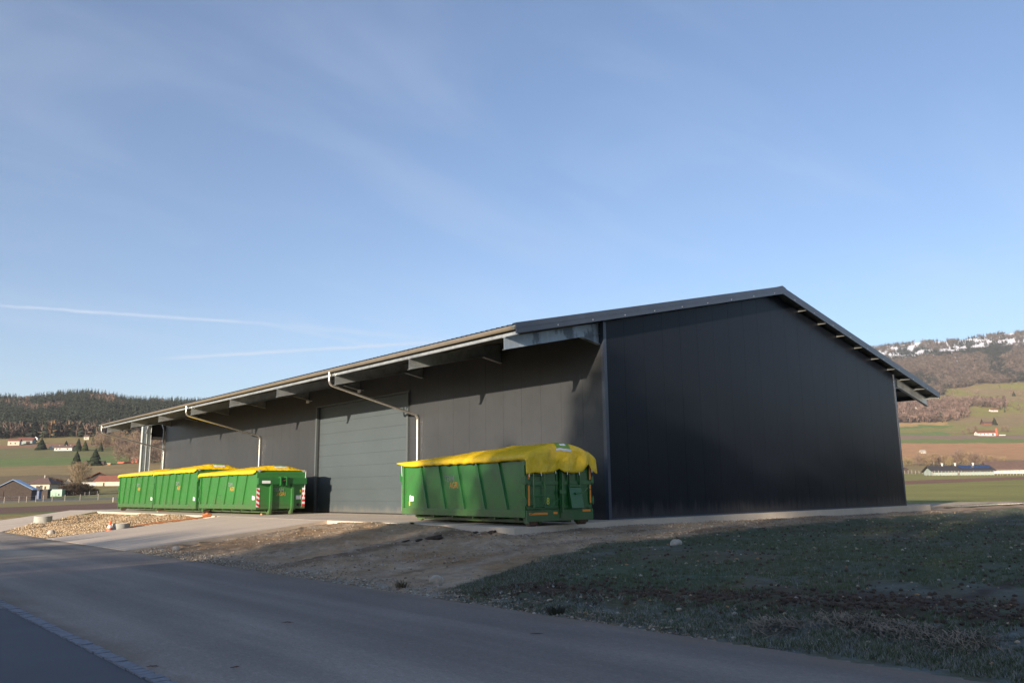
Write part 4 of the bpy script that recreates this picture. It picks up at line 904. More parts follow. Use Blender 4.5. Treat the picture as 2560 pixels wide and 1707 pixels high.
pebbles('slab_edge_gravel', xs, ye2, .012 + .02 * rng.random(n), pcol(n, (.42, .37, .30), (.30, .24, .17), (.5, .46, .4)))
n = 9000; t = rng.random(n) ** 1.2; ang = math.atan2(FH[1], FH[0]) - rng.uniform(-.04, .66, n); dist = 7 + t * 46; xs = CAM[0] + dist * np.cos(ang); ys = CAM[1] + dist * np.sin(ang); k = (xs > -11.9) & (ys < ye(xs)); xs, ys = xs[k], ys[k]
k = rng.random(len(xs)) < .30; pebbles('field_stones', xs[k], ys[k], .012 + .034 * rng.random(k.sum()) ** 3.5, pcol(k.sum(), (.38, .31, .22), (.30, .19, .10), (.46, .42, .36)))
n = 2600; ys = rng.uniform(-16, -7.6, n); xs = -10.1 - .28 * (ys + 10) + rng.normal(0, .55, n); x2 = CAM[0] + 9 + rng.random(9000) * 25; y2 = -3 - rng.random(9000) * 13; k2 = (y2 < ye(x2)) & (x2 > -11) & (rng.random(9000) < .35); xs = np.concatenate([xs, x2[k2]]); ys = np.concatenate([ys, y2[k2]])
pebbles('soil_crumbs', xs, ys, .012 + .035 * rng.random(len(xs)) ** 2, np.tile(np.array([[.070, .046, .030]]), (len(xs), 1)) * (.6 + .8 * rng.random((len(xs), 1))), 'pebble', .8)

# ------------------------------------------------------------------ trees
def conifer_tpl(n, seed, r=.20, tri=2):
    g = np.random.default_rng(seed); V = []; F = []
    for i in range(n):
        t = (i + g.random()) / n; z = .06 + .90 * t; a = g.random() * 6.283; R = r * (1 - t) ** .85 * (.75 + .5 * g.random()) + .012
        d = np.array([math.cos(a), math.sin(a)]); sd = np.array([-d[1], d[0]]); w = R * .55 + .008; dr = R * (.25 + .25 * g.random()); b = len(V)
        V += [(0, 0, z + R * .45), (d[0] * R * .7 + sd[0] * w, d[1] * R * .7 + sd[1] * w, z - dr * .5), (d[0] * R, d[1] * R, z - dr), (d[0] * R * .7 - sd[0] * w, d[1] * R * .7 - sd[1] * w, z - dr * .5)]
        F += [(b, b + 1, b + 2), (b, b + 2, b + 3)]
    b = len(V); V += [(.012, 0, 0), (-.006, .010, 0), (-.006, -.010, 0), (0, 0, .97)]; F += [(b, b + 1, b + 3), (b + 1, b + 2, b + 3), (b + 2, b, b + 3)]
    V += [(0, 0, 1.0), (.014, 0, .93), (-.01, .012, .93), (-.01, -.012, .93)]; F += [(b + 4, b + 5, b + 6), (b + 4, b + 6, b + 7), (b + 4, b + 7, b + 5)]
    return np.array(V), np.array(F)
def bare_tpl(n, seed, r=.33, wid=.012, base=.22, ln=.22):
    g = np.random.default_rng(seed); V = []; F = []
    for k in range(3):
        t0 = k * 2.094; V += [(.014 * math.cos(t0), .014 * math.sin(t0), 0), (.006 * math.cos(t0), .006 * math.sin(t0), .75)]
    for k in range(3): j = (k + 1) % 3; F += [(2 * k, 2 * j, 2 * j + 1), (2 * k, 2 * j + 1, 2 * k + 1)]
    nb = max(5, n // 22); lobes = []
    for k in range(nb):
        a = g.random() * 6.283; q = g.random() ** .6; rr = r * .62 * q; z = base + .12 + (.86 - base) * g.random() * (1 - .25 * q); lobes.append((rr * math.cos(a), rr * math.sin(a), min(.84, z)))
        b = len(V); z0 = base * .8 + .35 * g.random() * (z - base * .8); tip = np.array(lobes[-1]); p0 = np.array([0, 0, z0]); s = np.array([-math.sin(a), math.cos(a), 0]) * wid * .9
        V += [tuple(p0 - s), tuple(p0 + s), tuple(tip)]; F.append((b, b + 1, b + 2))
    for i in range(n):
        c = np.array(lobes[g.integers(nb)]); p = c + g.normal(0, 1, 3) * np.array([.075, .075, .07]); d = (p - np.array([0, 0, .35])); d /= np.linalg.norm(d) + 1e-6; d = d + g.normal(0, .35, 3); d[2] += .45; d /= np.linalg.norm(d)
        s = np.cross(d, g.normal(0, 1, 3)); s /= np.linalg.norm(s) + 1e-6; L = ln * (.4 + .8 * g.random()); b = len(V)
        q = p + d * L; q[2] = min(q[2], 1.0); V += [tuple(p - s * wid), tuple(p + s * wid), tuple(q)]; F.append((b, b + 1, b + 2))
    return np.array(V), np.array(F)
def scatter(name, tpls, xs, ys, hs, cols, m_, wf=1.0):
    Vs, Fs, Cs = [], [], []; off = 0; n = len(xs); zs = terrain(xs, ys) - .3; pick = rng.integers(0, len(tpls), n); th = rng.random(n) * 6.283
    for k, (tv, tf) in enumerate(tpls):
        i = np.where(pick == k)[0]
        if not len(i): continue
        c, s = np.cos(th[i])[:, None], np.sin(th[i])[:, None]; h = hs[i][:, None]; w = (wf * (.8 + .4 * rng.random(len(i))))[:, None] * h
        X = (tv[None, :, 0] * c - tv[None, :, 1] * s) * w + xs[i][:, None]; Y = (tv[None, :, 0] * s + tv[None, :, 1] * c) * w + ys[i][:, None]; Z = tv[None, :, 2] * h + zs[i][:, None]
        Vs.append(np.stack([X, Y, Z], -1).reshape(-1, 3)); Fs.append((tf[None] + (np.arange(len(i)) * len(tv))[:, None, None] + off).reshape(-1, 3)); off += len(i) * len(tv); Cs.append(np.repeat(cols[i], len(tv), 0))
    c = np.concatenate(Cs); c = np.concatenate([c, np.ones((len(c), 1))], 1)
    return tag(mk(name, np.concatenate(Vs), np.concatenate(Fs), M[m_], col=c), kind='stuff')
def polar(n, a0, a1, d0, d1):
    D = d0 + (d1 - d0) * rng.random(n); a = a0 + (a1 - a0) * rng.random(n); return CAM[0] + D * (FH[0] + a * RH[0]), CAM[1] + D * (FH[1] + a * RH[1]), D, a
def jit(c, n, s=.35): return np.array(c)[None] * (1 - s + 2 * s * rng.random((n, 1)))
CT = [conifer_tpl(34, 100 + i, .19) for i in range(5)]; CF = [conifer_tpl(11, 120 + i, .20) for i in range(4)]
BT = [bare_tpl(120, 140 + i, .36, .010) for i in range(4)]; BF = [bare_tpl(26, 160 + i, .38, .034, .12, .3) for i in range(4)]
# wooded hill on the left
x, y, D, a = polar(6800, -.74, -.34, 870, 1540); nzz = fbm(a * 30, D / 120., 3)
dec = (nzz > .635) | ((D < 915) & (rng.random(len(D)) < .5)); con = ~dec
scatter('hill_conifers', CT, x[con], y[con], 15 + 11 * rng.random(con.sum()), jit((.034, .046, .026), con.sum(), .5), 'conifer', 1.05)
cc = np.where((rng.random(dec.sum()) < .12)[:, None], np.array([.26, .16, .08])[None], jit((.125, .088, .068), dec.sum()))
scatter('hill_bare_wood', BF, x[dec], y[dec], 13 + 7 * rng.random(dec.sum()), cc, 'twigs')
# woods and forested mountain on the right
x, y, D, a = polar(1500, .42, .605, 1330, 1730); k = (fbm(a * 14, D / 300., 2) > .34) & (rng.random(len(D)) > .05); x, y, D = x[k], y[k], D[k]; con = rng.random(len(x)) < .10
scatter('lower_bare_wood', BF, x[~con], y[~con], 11 + 7 * rng.random((~con).sum()), jit((.145, .100, .082), (~con).sum(), .45), 'twigs')
scatter('lower_wood_conifers', CF, x[con], y[con], 12 + 6 * rng.random(con.sum()), jit((.05, .06, .035), con.sum()), 'conifer')
x, y, D, a = polar(30000, .40, .70, 1950, 3820); e_ = e_of(D, a); edge = np.where(a > .53, 238 + 200 * (a - .53), 212); k = e_ > edge + 16 * (fbm(a * 40, D / 200., 2) - .5)
rid = 364 * (1 + (a - .56) * .5); sn = e_ > rid - 30; k &= ~(sn & (fbm(a * 95 + 9, D / 110., 3) > .50)) & ~(sn & (rng.random(len(D)) < .15)); cut = (np.abs(a - (.5515 + (300 - e_) * .00022)) < .0014) & (e_ > 285); k &= ~cut
x, y, D, e_ = x[k], y[k], D[k], e_[k]; dn = fbm(a[k] * 30, D / 260., 3); con = rng.random(len(x)) < .12 + .75 * sst(.46, .60, dn) + .5 * sst(300, 345, e_)
scatter('mountain_conifers', CF, x[con], y[con], 10 + 9 * rng.random(con.sum()), jit((.050, .058, .045), con.sum()), 'conifer', 1.3)
scatter('mountain_bare_wood', BF, x[~con], y[~con], 10 + 8 * rng.random((~con).sum()), jit((.105, .082, .066), (~con).sum(), .5), 'twigs', 1.2)
# scattered bushes among the far pastures
x, y, D, a = polar(420, .50, .70, 1500, 2500); k = fbm(a * 60, D / 130., 2) > .54; scatter('pasture_bushes', BF, x[k], y[k], 7 + 7 * rng.random(k.sum()), jit((.15, .11, .08), k.sum()), 'twigs')

def tree_obj(name, tpl, p, h, col, m_, label, cat, group=None, wf=1.0, two=True, seed=0):
    tv, tf = tpl; g = np.random.default_rng(seed); V = tv * np.array([h * wf, h * wf, h]); c = np.tile(np.array([[*col, 1.0]]), (len(V), 1)); c[:, :3] *= (.75 + .5 * g.random((len(V), 1)))
    if two:
        t = empty(name, (p.x, p.y, p.z - .2), g.random() * 6.28, label=label, cat=cat, group=group)
        mk('crown', V, tf, M[m_], t, col=c); mb = MB(); mb.tube([(0, 0, 0), (0, 0, h * .3), (0, 0, h * .75)], [h * .022, h * .015, h * .005], 8); mb.build('trunk', M['bark'], t); return t
    o = mk(name, V, tf, M[m_], col=c, loc=(p.x, p.y, p.z - .2)); o.rotation_euler.z = g.random() * 6.28; return tag(o, label, cat, group)
def wpx(p): return float(da(p.x, p.y)[0]) / FPX
C_BIG = [conifer_tpl(260, 200 + i, .27) for i in range(3)]
for i, (u, v, hp, wf, l) in enumerate(((103, 1124, 27, 1.25, 'broad dark conifer at the left of the long white house on the slope'), (165, 1117, 15, 1.1, 'small grey conifer behind the long white house'), (195, 1127, 30, .85, 'slim dark conifer right of the long white house'), (212, 1127, 25, .9, 'lighter green conifer, the second right of the long white house'), (191, 1159, 30, 1.0, 'rounded dark conifer on the meadow above the bare tree'), (237, 1163, 40, 1.05, 'largest dark conifer, on the meadow above the red-roofed chalet'), (252, 1128, 22, .7, 'slim conifer in front of the bare woodland'), (232, 1112, 24, .5, 'narrow conifer at the edge of the bare woodland'))):
    p = ground_hit(u, v); s = wpx(p); tree_obj('conifer', C_BIG[i % 3], p, hp * s * 1.12, (.030, .045, .020) if i != 3 else (.06, .075, .02), 'conifer', l, 'conifer tree', 'conifers on the left slope', wf * 1.35, True, i)
for i, (u, v, hp) in enumerate(((2463, 1017, 17), (2487, 1062, 20), (2455, 1060, 14), (2535, 990, 13))):
    p = ground_hit(u, v); s = wpx(p); tree_obj('conifer', C_BIG[i % 3], p, hp * s, (.05, .06, .035), 'conifer', ['dark conifer between two white farmhouses on the far right slope', 'dark rounded conifer right of the brown-roofed far farm', 'small conifer left of the brown-roofed far farm', 'lone conifer high on the right-hand pasture'][i], 'conifer tree', 'conifers on the right slope', 1.2, True, 30 + i)
# bare trees
B_MID = [bare_tpl(620, 220 + i, .42, .0085, .10, .17) for i in range(5)]
p = ground_hit(197, 1233); s = wpx(p); tree_obj('bare_tree', bare_tpl(2000, 300, .42, .0045, .20, .15), p, 80 * s, (.22, .165, .10), 'twigs', 'tall bare tree rising above the bushes beside the pale green trailer', 'bare tree', None, .9, True, 1)
for i, (u, v, hp, wf, c, l) in enumerate(((160, 1238, 22, 1.6, (.10, .065, .045), 'dark brown bush right of the pale green trailer'), (185, 1238, 26, 1.7, (.11, .075, .05), 'wide brown bush under the tall bare tree'), (212, 1237, 24, 1.7, (.15, .11, .06), 'olive brown bush right of the tall bare tree'), (236, 1236, 14, 1.6, (.09, .07, .06), 'low dark bush at the right end of the thicket'), (137, 1222, 22, 1.8, (.20, .12, .09), 'reddish bush behind the pale green trailer'), (118, 1213, 20, 1.6, (.18, .13, .08), 'brown bush right of the hipped-roof house'))):
    p = ground_hit(u, v); s = wpx(p); tree_obj('bush', bare_tpl(2200, 320 + i, .45, .011, -.12, .2), p, hp * s * 1.25, tuple(q * .62 for q in c), 'twigs', l, 'bush', 'bushes behind the roadside fence', wf, False, i)
k = 0
for i in range(95):
    u = 236 + 200 * random.random(); v = 1104 + 58 * random.random() ** .8
    if u < 290 and v > 1128: continue
    if v > 1160 - .1 * (u - 290) and u < 330: continue
    p = ground_hit(u, v); s = wpx(p); tree_obj('bare_tree', B_MID[i % 5], p, random.uniform(30, 52) * s * .9, random.choice([(.20, .14, .10), (.17, .12, .085), (.22, .16, .10), (.15, .11, .09)]), 'twigs', 'brown bare tree standing in the wood behind the far end of the hall', 'bare tree', 'bare trees of the wood behind the hall', 1.0, False, i)
ORD = 'leftmost second third fourth fifth sixth seventh eighth ninth tenth eleventh twelfth thirteenth fourteenth fifteenth sixteenth seventeenth eighteenth nineteenth twentieth'.split() + ['twenty-first', 'twenty-second', 'twenty-third', 'twenty-fourth', 'twenty-fifth', 'twenty-sixth']; ORD[0] = 'very first'
for i in range(26):
    u = 2262 + 258 * (i + random.random() * .6) / 26; v = 1165 - 6 * random.random(); p = ground_hit(u, v); s = wpx(p)
    tree_obj('bare_tree', B_MID[i % 5], p, (random.uniform(26, 40) if 2300 < u < 2470 else random.uniform(20, 30)) * s, random.choice([(.22, .16, .10), (.18, .13, .10), (.24, .19, .10)]), 'twigs', ORD[i] + ' bare tree from the left in the hedgerow behind the stables', 'bare tree', 'bare hedgerow trees behind the stables', 1.05, False, 50 + i)
for i, (u, v, h) in enumerate(((2425, 1085, 20), (2437, 1083, 22), (2408, 1086, 12), (2520, 1080, 18), (2508, 1078, 14), (2470, 1018, 12), (2380, 1012, 10))):
    p = ground_hit(u, v); s = wpx(p); tree_obj('bare_tree', B_MID[i % 5], p, h * s, (.18, .13, .10), 'twigs', ['bare tree just left of the red-silo farm', 'taller bare tree touching the left gable of the red-silo farm', 'small bare tree farthest left of the red-silo farm', 'bare tree right of the red silo', 'low bare tree above the yard wall by the red silo', 'bare tree left of the white house with the pink roof', 'low bare tree left of the long white upper farmhouse'][i], 'bare tree', 'bare trees beside the far farmhouses', 1.2, False, 80 + i)
# tall trees across the road, towards the low sun: outside the picture, their shade lies over the foreground
def leafy_tpl(n, seed):
    g = np.random.default_rng(seed); V = []
    P_ = g.normal(0, 1, (n, 3)); P_ /= np.linalg.norm(P_, axis=1)[:, None]; P_ *= (g.random(n) ** .38)[:, None]
    z = .5 + P_[:, 2] * .5; rad = .20 * (1.05 - z * .45); c = np.stack([P_[:, 0] * rad, P_[:, 1] * rad, z], 1); c += (fbm(c[:, 0] * 12 + seed, c[:, 2] * 12, 2)[:, None] - .5) * .05
    u_ = g.normal(0, 1, (n, 3)); u_ /= np.linalg.norm(u_, axis=1)[:, None]; w_ = np.cross(u_, g.normal(0, 1, (n, 3))); w_ /= np.linalg.norm(w_, axis=1)[:, None]; s = .017
    V = np.stack([c - u_ * s, c + w_ * s * .6, c + u_ * s, c - w_ * s * .6], 1).reshape(-1, 3); return V, np.arange(n * 4).reshape(-1, 4)
LT = [leafy_tpl(2600, 400 + i) for i in range(3)]; LM = []
def shade_tree(x, y, h, wf, i, label='tall evergreen tree in the row across the road, opposite the hall', group='evergreen trees across the road'):
    tv, tf = LT[i % 3]; t = empty('evergreen_tree', (x, y, -.7), i * 1.3, label=label, cat='tree', group=group)
    c = np.tile(np.array([[.040, .055, .028, 1.]]), (len(tv), 1)); mk('crown', tv * np.array([h * wf, h * wf, h]), tf, M['conifer'], t, col=c)
    mb = MB(); mb.tube([(0, 0, 0), (0, 0, h * .5), (0, 0, h * .9)], [h * .02, h * .012, h * .004], 8); mb.build('trunk', M['bark'], t)
SHADE = [(-70, -16.6, 15.5, .85), (-76, -18.5, 19.0, .9), (-69, -20.5, 20, .95), (-77, -23.5, 22.5, .95), (-69, -25.5, 20.5, 1.0), (-76, -29, 23.5, 1.0), (-69, -31, 20.5, 1.05), (-77, -35, 22.5, 1.05), (-69, -37, 21, 1.05), (-76, -41, 23, 1.05), (-69, -43.5, 21, 1.05), (-77, -48, 22, 1.05), (-69, -50, 21, 1.05), (-75, -55, 22, 1.1), (-69, -58, 21, 1.1), (-74, -64, 22, 1.1), (-70, -71, 21, 1.1)]
for i, (x, y, h, wf) in enumerate(SHADE): shade_tree(x, y, h, wf * 1.0, i)
for i, (x, y, h) in enumerate(((-61, -10.5, 11.5), (-58, -7.6, 11), (-62, -5.2, 11.5), (-57, -2.0, 10.2), (-60, 1.5, 10.5))):
    tree_obj('bare_tree', bare_tpl(420, 500 + i, .30, .0075, .25, .2), Vector((x, y, -.5)), h, (.14, .11, .09), 'twigs', ['northernmost', 'second', 'middle', 'fourth', 'southernmost'][4 - i] + ' slender bare tree across the road, its thin shade streaking the ramp', 'bare tree', 'slender bare trees across the road', .8, True, 700 + i)
for i in range(17):   # second row, south of the crop field: it is what the glossy gable mirrors
    shade_tree(40 + i * 6.6 + 2 * math.sin(i * 3), -46 - 3 * math.sin(i * 1.7) - i * .3, 9.5 + 4.5 * (.5 + .5 * math.sin(i * 2.3)), 1.7, i + 40, 'broad evergreen tree in the row south of the crop field, facing the gable', 'evergreen trees south of the crop field')

# ------------------------------------------------------------------ far buildings
RA = math.atan2(RH[1], RH[0])
def building(name, label, u, v, wp, hw, hr, wall, roof, ridge='x', rot=0, depth=.7, wins=(), over=.06, cat='house', group=None, chim=None, door=None, extra=None, roofcol=None, dz=0):
    p = ground_hit(u, v); s = wpx(p); W_, H_, R_ = wp * s, hw * s, hr * s; Dp = W_ * depth; b = empty(name, (p.x, p.y, p.z - .02 + dz), RA + rot, label=label, cat=cat, group=group)
    y0, y1 = -Dp * .1, Dp * .9; x0, x1 = -W_ / 2, W_ / 2; o = W_ * over
    mb = MB()
    if ridge == 'x': mb.prism([(x0, y0, -1.5), (x0, y1, -1.5), (x0, y1, H_), (x0, (y0 + y1) / 2, H_ + R_ * .92), (x0, y0, H_)], (W_, 0, 0))
    elif ridge == 'y': mb.prism([(x0, y0, -1.5), (x1, y0, -1.5), (x1, y0, H_), (0, y0, H_ + R_ * .92), (x0, y0, H_)], (0, Dp, 0))
    else: mb.box((x0, y0, -1.5), (x1, y1, H_))
    mb.build('wall', M[wall], b)
    mb = MB(); t = max(.15, .02 * W_); ym = (y0 + y1) / 2
    if ridge == 'x':
        mb.prism([(x0 - o, y0 - o, H_ - .1), (x0 - o, ym, H_ + R_), (x0 - o, y1 + o, H_ - .1), (x0 - o, y1 + o, H_ - .1 + t), (x0 - o, ym, H_ + R_ + t), (x0 - o, y0 - o, H_ - .1 + t)], (W_ + 2 * o, 0, 0))
    elif ridge == 'y':
        mb.prism([(x0 - o, y0 - o, H_ - .1), (0, y0 - o, H_ + R_), (x1 + o, y0 - o, H_ - .1), (x1 + o, y0 - o, H_ - .1 + t), (0, y0 - o, H_ + R_ + t), (x0 - o, y0 - o, H_ - .1 + t)][::-1], (0, Dp + 2 * o, 0))
    elif ridge == 'hip':
        mb.add([(x0 - o, y0 - o, H_), (x1 + o, y0 - o, H_), (x1 + o, y1 + o, H_), (x0 - o, y1 + o, H_), (x0 + W_ * .35, ym, H_ + R_), (x1 - W_ * .35, ym, H_ + R_)], [[0, 1, 5, 4], [1, 2, 5], [2, 3, 4, 5], [3, 0, 4], [3, 2, 1, 0]])
    else: mb.box((x0 - o, y0 - o, H_ + .001), (x1 + o, y1 + o, H_ + max(R_, .1)))
    r = mb.build('roof', M[roof], b)
    if chim:
        for cxx in chim: mb = MB(); mb.box((cxx * W_ - .02 * W_ * .6, ym - .3, H_ + R_ * .6), (cxx * W_ + .02 * W_ * .6, ym + .3, H_ + R_ * 1.35)); mb.build('chimney', M['plasterw'], r)
    for (fx, fz, fw, fh) in wins:
        mb = MB(); mb.box((x0 + fx * W_, y0 - .06, fz * (H_ + (R_ if fz > .9 else 0))), (x0 + (fx + fw) * W_, y0 - .002, fz * (H_ + (R_ if fz > .9 else 0)) + fh * H_)); w_ = mb.build('window', M['plasterw'] if wall in ('boards',) else M['glass'], b)
    if door: mb = MB(); mb.box((x0 + door[0] * W_, y0 - .08, 0), (x0 + (door[0] + door[1]) * W_, y0 - .003, door[2] * H_)); mb.build('door', M['boards'], b)
    if extra: extra(b, W_, H_, R_, x0, x1, y0, y1, r)
    return b
B = building
def barnx(b, W_, H_, R_, x0, x1, y0, y1, r):
    mb = MB(); mb.box((x0 + .02 * W_, y0 - .05, .2), (x0 + .1 * W_, y0 - .002, H_ * .8)); mb.build('side_panel', M['bluegrey'], b)
B('barn', 'brown barn with a light blue sheet roof at the left edge of the view', 30, 1251, 84, 26, 24, 'boards', 'metalroof', 'y', .32, .7, over=.04, cat='barn', door=(.12, .16, .9), extra=barnx)
B('shed', 'teal clad lean-to shed in front of the brown barn', 53, 1249, 46, 23, 5, 'teal', 'slate', 'flat', .1, .45, cat='shed', door=(.55, .3, .85))
B('shed', 'blue-grey shed between the teal shed and the log store', 84, 1247, 24, 20, 3, 'bluegrey', 'slate', 'flat', .1, .6, cat='shed', door=(.25, .2, .9))
B('shed', 'dark open log store left of the pale green trailer', 106, 1246, 24, 19, 4, 'boards', 'slate', 'flat', .05, .6, cat='shed')
B('house', 'house with a brown hipped roof and a white chimney behind the teal shed', 97, 1228, 56, 18, 16, 'plaster', 'tilebr', 'hip', 0, .9, over=.12, chim=(.02,), wins=((.42, .15, .09, .6), (.58, .12, .12, .7), (.78, .3, .08, .4)), door=(.52, .05, .7))
def trl(b, W_, H_, R_, x0, x1, y0, y1, r):
    for xx in (-.3 * W_, .3 * W_): mb = MB(); mb.tube([(xx, y0 - .05, .3), (xx, y0 + .2, .3)], .32, 12); mb.build('wheel', M['black'], b)
B('trailer', 'pale green box trailer parked by the brown bushes', 136, 1240, 38, 14, 1, 'teallt', 'teallt', 'flat', -.05, .35, over=.0, cat='trailer', extra=trl, dz=.25)
B('chalet', 'dark timber chalet with a red roof above the bare tree', 247, 1207, 56, 10, 16, 'boards', 'tile', 'y', .45, 1.1, over=.08, cat='chalet', wins=((.42, .55, .09, .7), (.66, .55, .09, .7)))
B('house', 'long low cream building with a red roof, left of the containers', 272, 1214, 66, 11, 13, 'plaster', 'tile', 'x', -.1, .55, wins=(), door=(.3, .06, .7))
B('garden_wall', 'low white garden wall left of the long cream building', 224, 1214, 36, 8, 1, 'plasterw', 'ringc', 'flat', -.1, .1, cat='wall')
B('house', 'small cream gable half hidden behind the bare tree', 170, 1209, 13, 6, 6, 'plaster', 'tilebr', 'y', .2, 1.0)
B('farmhouse', 'cream farmhouse with a red roof below the dark forest on the left', 34, 1113, 26, 11, 5, 'plaster', 'tile', 'x', .25, .6, wins=((.2, .3, .1, .3), (.6, .3, .1, .3)))
B('barn', 'pale barn with a long dark red roof beside the cream farmhouse', 62, 1110, 34, 9, 8, 'stable', 'tile', 'x', .25, .9, cat='barn', door=(.6, .25, .8))
B('house', 'small white house at the forest edge right of the red-roofed barn', 89, 1100, 10, 5, 4, 'plasterw', 'tilebr', 'y', 0, 1.0, wins=((.35, .3, .2, .4),))
B('house', 'long white house with a brown roof among conifers on the slope', 158, 1126, 44, 7, 5, 'plasterw', 'tilebr', 'x', 0, .3, chim=(-.28, .1, .35), wins=((.1, .3, .08, .45), (.28, .3, .08, .45), (.7, .3, .1, .45)))
B('hut', 'small white hut left of the long white house', 127, 1122, 9, 4, 3, 'plasterw', 'plasterw', 'y', 0, .8, cat='hut')
B('house', 'cream house at the forest edge above the lighter conifer', 216, 1099, 12, 7, 4, 'plaster', 'tilebr', 'x', .2, .7, wins=((.3, .4, .2, .3),))
B('house', 'pinkish house half hidden in the bare wood', 252, 1101, 12, 6, 3, 'plasterw', 'tile', 'x', .2, .7, wins=((.3, .4, .2, .3),))
B('hut', 'bright orange-red hut at the foot of the bare wood', 337, 1156, 16, 11, 3, 'redshed', 'ringc', 'x', .1, .8, cat='hut', door=(.3, .2, .7))
B('fence', 'orange-red board fence left of the orange-red hut', 312, 1158, 36, 4, .3, 'redshed', 'redshed', 'flat', .05, .02, cat='fence', over=0)
B('woodpile', 'pile of pale timber right of the largest dark conifer', 268, 1162, 16, 3.5, 1, 'wood', 'ringc', 'flat', 0, .4, cat='woodpile')
B('hut', 'dark hut between the two meadow conifers', 214, 1160, 9, 6, 3, 'boards', 'tilebr', 'y', 0, 1, cat='hut')
B('hut', 'dark low hut right of the largest dark conifer', 253, 1160, 14, 5, 3, 'boards', 'slate', 'x', 0, .6, cat='hut')
def stab(b, W_, H_, R_, x0, x1, y0, y1, r):
    ym = (y0 + y1) / 2; o = W_ * .03
    def rp(fx, ft): return (x0 + fx * W_, (y0 - o) * (1 - ft) + ym * ft, (H_ - .1) * (1 - ft) + (H_ + R_) * ft + max(.15, .02 * W_) + .06)
    mb = MB(); mb.prism([rp(.48, .35), rp(1.0, .35), rp(1.0, .97), rp(.48, .97)], (0, 0, .06)); mb.build('solar_array', M['solar'], r)
    for f_ in (.24, .46, .76):
        m2 = MB(); c = (x0 + f_ * W_, ym, H_ + R_); m2.tube([(c[0], c[1], c[2]), (c[0], c[1], c[2] + .75)], .26, 10); m2.tube([(c[0], c[1], c[2] + .75), (c[0], c[1], c[2] + 1.15)], [.28, .42], 10); m2.build('roof_vent', M['plasterw'], r)
B('stable', 'long low stable with dark roof, blue solar panels and three white vents', 2407, 1187, 146, 9, 12, 'stable', 'slate', 'x', -.03, .35, over=.03, cat='stable', extra=stab, door=(.4, .03, .7))
B('stable', 'long brown-roofed stable with a white wall at the right edge', 2560, 1183, 160, 10, 19, 'plasterw', 'tilebr', 'x', -.12, .3, over=.03, cat='stable', door=(.6, .05, .8))
B('shed', 'small dark shed just right of the hall behind the field', 2264, 1181, 14, 8, 4, 'boards', 'slate', 'y', 0, 1, cat='shed')
B('cottage', 'small white cottage with a grey roof alone in the orange field', 2309, 1133, 13, 3.5, 4.5, 'plasterw', 'ringc', 'x', .1, .7, cat='cottage')
def silo(b, W_, H_, R_, x0, x1, y0, y1, r):
    mb = MB(); mb.tube([(x1 + W_ * .02, y0, 0), (x1 + W_ * .02, y0, H_ + R_ * 1.8)], W_ * .07, 14); mb.build('silo', M['redshed'], b)
    mb = MB(); mb.box((x1 + W_ * .15, y0, 0), (x1 + W_ * .5, y0 + 1, H_ * .35)); mb.build('yard_wall', M['plasterw'], b)
B('farmhouse', 'white farm with a long red roof and a red silo on the right slope', 2468, 1089, 46, 7, 6, 'plasterw', 'tile', 'x', .05, .4, cat='farmhouse', wins=((.1, .3, .06, .4), (.3, .3, .06, .4), (.5, .3, .06, .4), (.75, .1, .1, .6)), extra=silo)
B('farmhouse', 'brown-roofed farm among trees above the red-silo farm', 2473, 1061, 28, 3, 4, 'tile', 'tilebr', 'x', .0, .5, cat='farmhouse')
B('house', 'white house with a pink roof at the right, above the bare strip of wood', 2486, 1029, 18, 4, 4, 'plasterw', 'tile', 'x', .1, .5, wins=((.3, .3, .1, .4),))
B('farmhouse', 'long white farmhouse at the upper forest edge on the right slope', 2413, 1015, 25, 4.5, 3.5, 'plasterw', 'tile', 'x', 0, .4, cat='farmhouse', chim=(.2,), wins=((.3, .3, .1, .4), (.6, .3, .1, .4)))
B('house', 'white gabled house with a red roof right of the hall eave', 2289, 1025, 12, 4, 5, 'plasterw', 'tile', 'y', .3, 1.1, wins=((.4, .3, .15, .4),))
B('hut', 'tiny white hut below the white gabled house', 2279, 1034, 5, 2.5, 1, 'plasterw', 'ringc', 'x', 0, .8, cat='hut')
# fences and the road reflector post
def fence(label, pts, h, r=.06, rails=True, mat_='post'):
    P0 = [ground_hit(u, v) for u, v in pts]; t = empty('fence', tuple(P0[0]), 0, label=label, cat='fence')
    for p in P0:
        q = p - P0[0]; mb = MB(); mb.tube([(q.x, q.y, q.z - .2), (q.x, q.y, q.z + h * random.uniform(.85, 1.1))], r, 6); mb.build('post', M[mat_], t)
    if rails:
        for fz in (.5, .88):
            mb = MB(); mb.tube([((p - P0[0]).x, (p - P0[0]).y, (p - P0[0]).z + h * fz) for p in P0], .012, 4); mb.build('wire', M['rivet'], t)
fence('post and wire fence along the grass beside the far grey road', [(-20, 1259), (10, 1257), (47, 1255.5), (66, 1255), (89, 1254), (108, 1253), (130, 1252.5), (162, 1251.5), (200, 1250.5), (245, 1249.5)], 1.5, .07)
fence('row of grey stakes in front of the brown bushes', [(118, 1240.5), (139, 1240), (153, 1239.5), (168, 1239), (183, 1238.5), (195, 1238), (212, 1238), (223, 1237.5), (243, 1237)], 1.3, .07)
fence('white paddock fence in front of the stables on the right', [(2315 + k * 8.1 + random.uniform(-2, 2), 1189.5 - k * .05) for k in range(34)], 1.5, .08)
fence('short row of posts between the dark shed and the paddock', [(2262 + k * 9, 1184) for k in range(6)], 1.2, .06)
p = ground_hit(282.5, 1254.5); mb = MB(); mb.tube([(0, 0, 0), (0, 0, .62)], .11, 8); mb.tube([(0, 0, .78), (0, 0, 1.35)], .11, 8); 
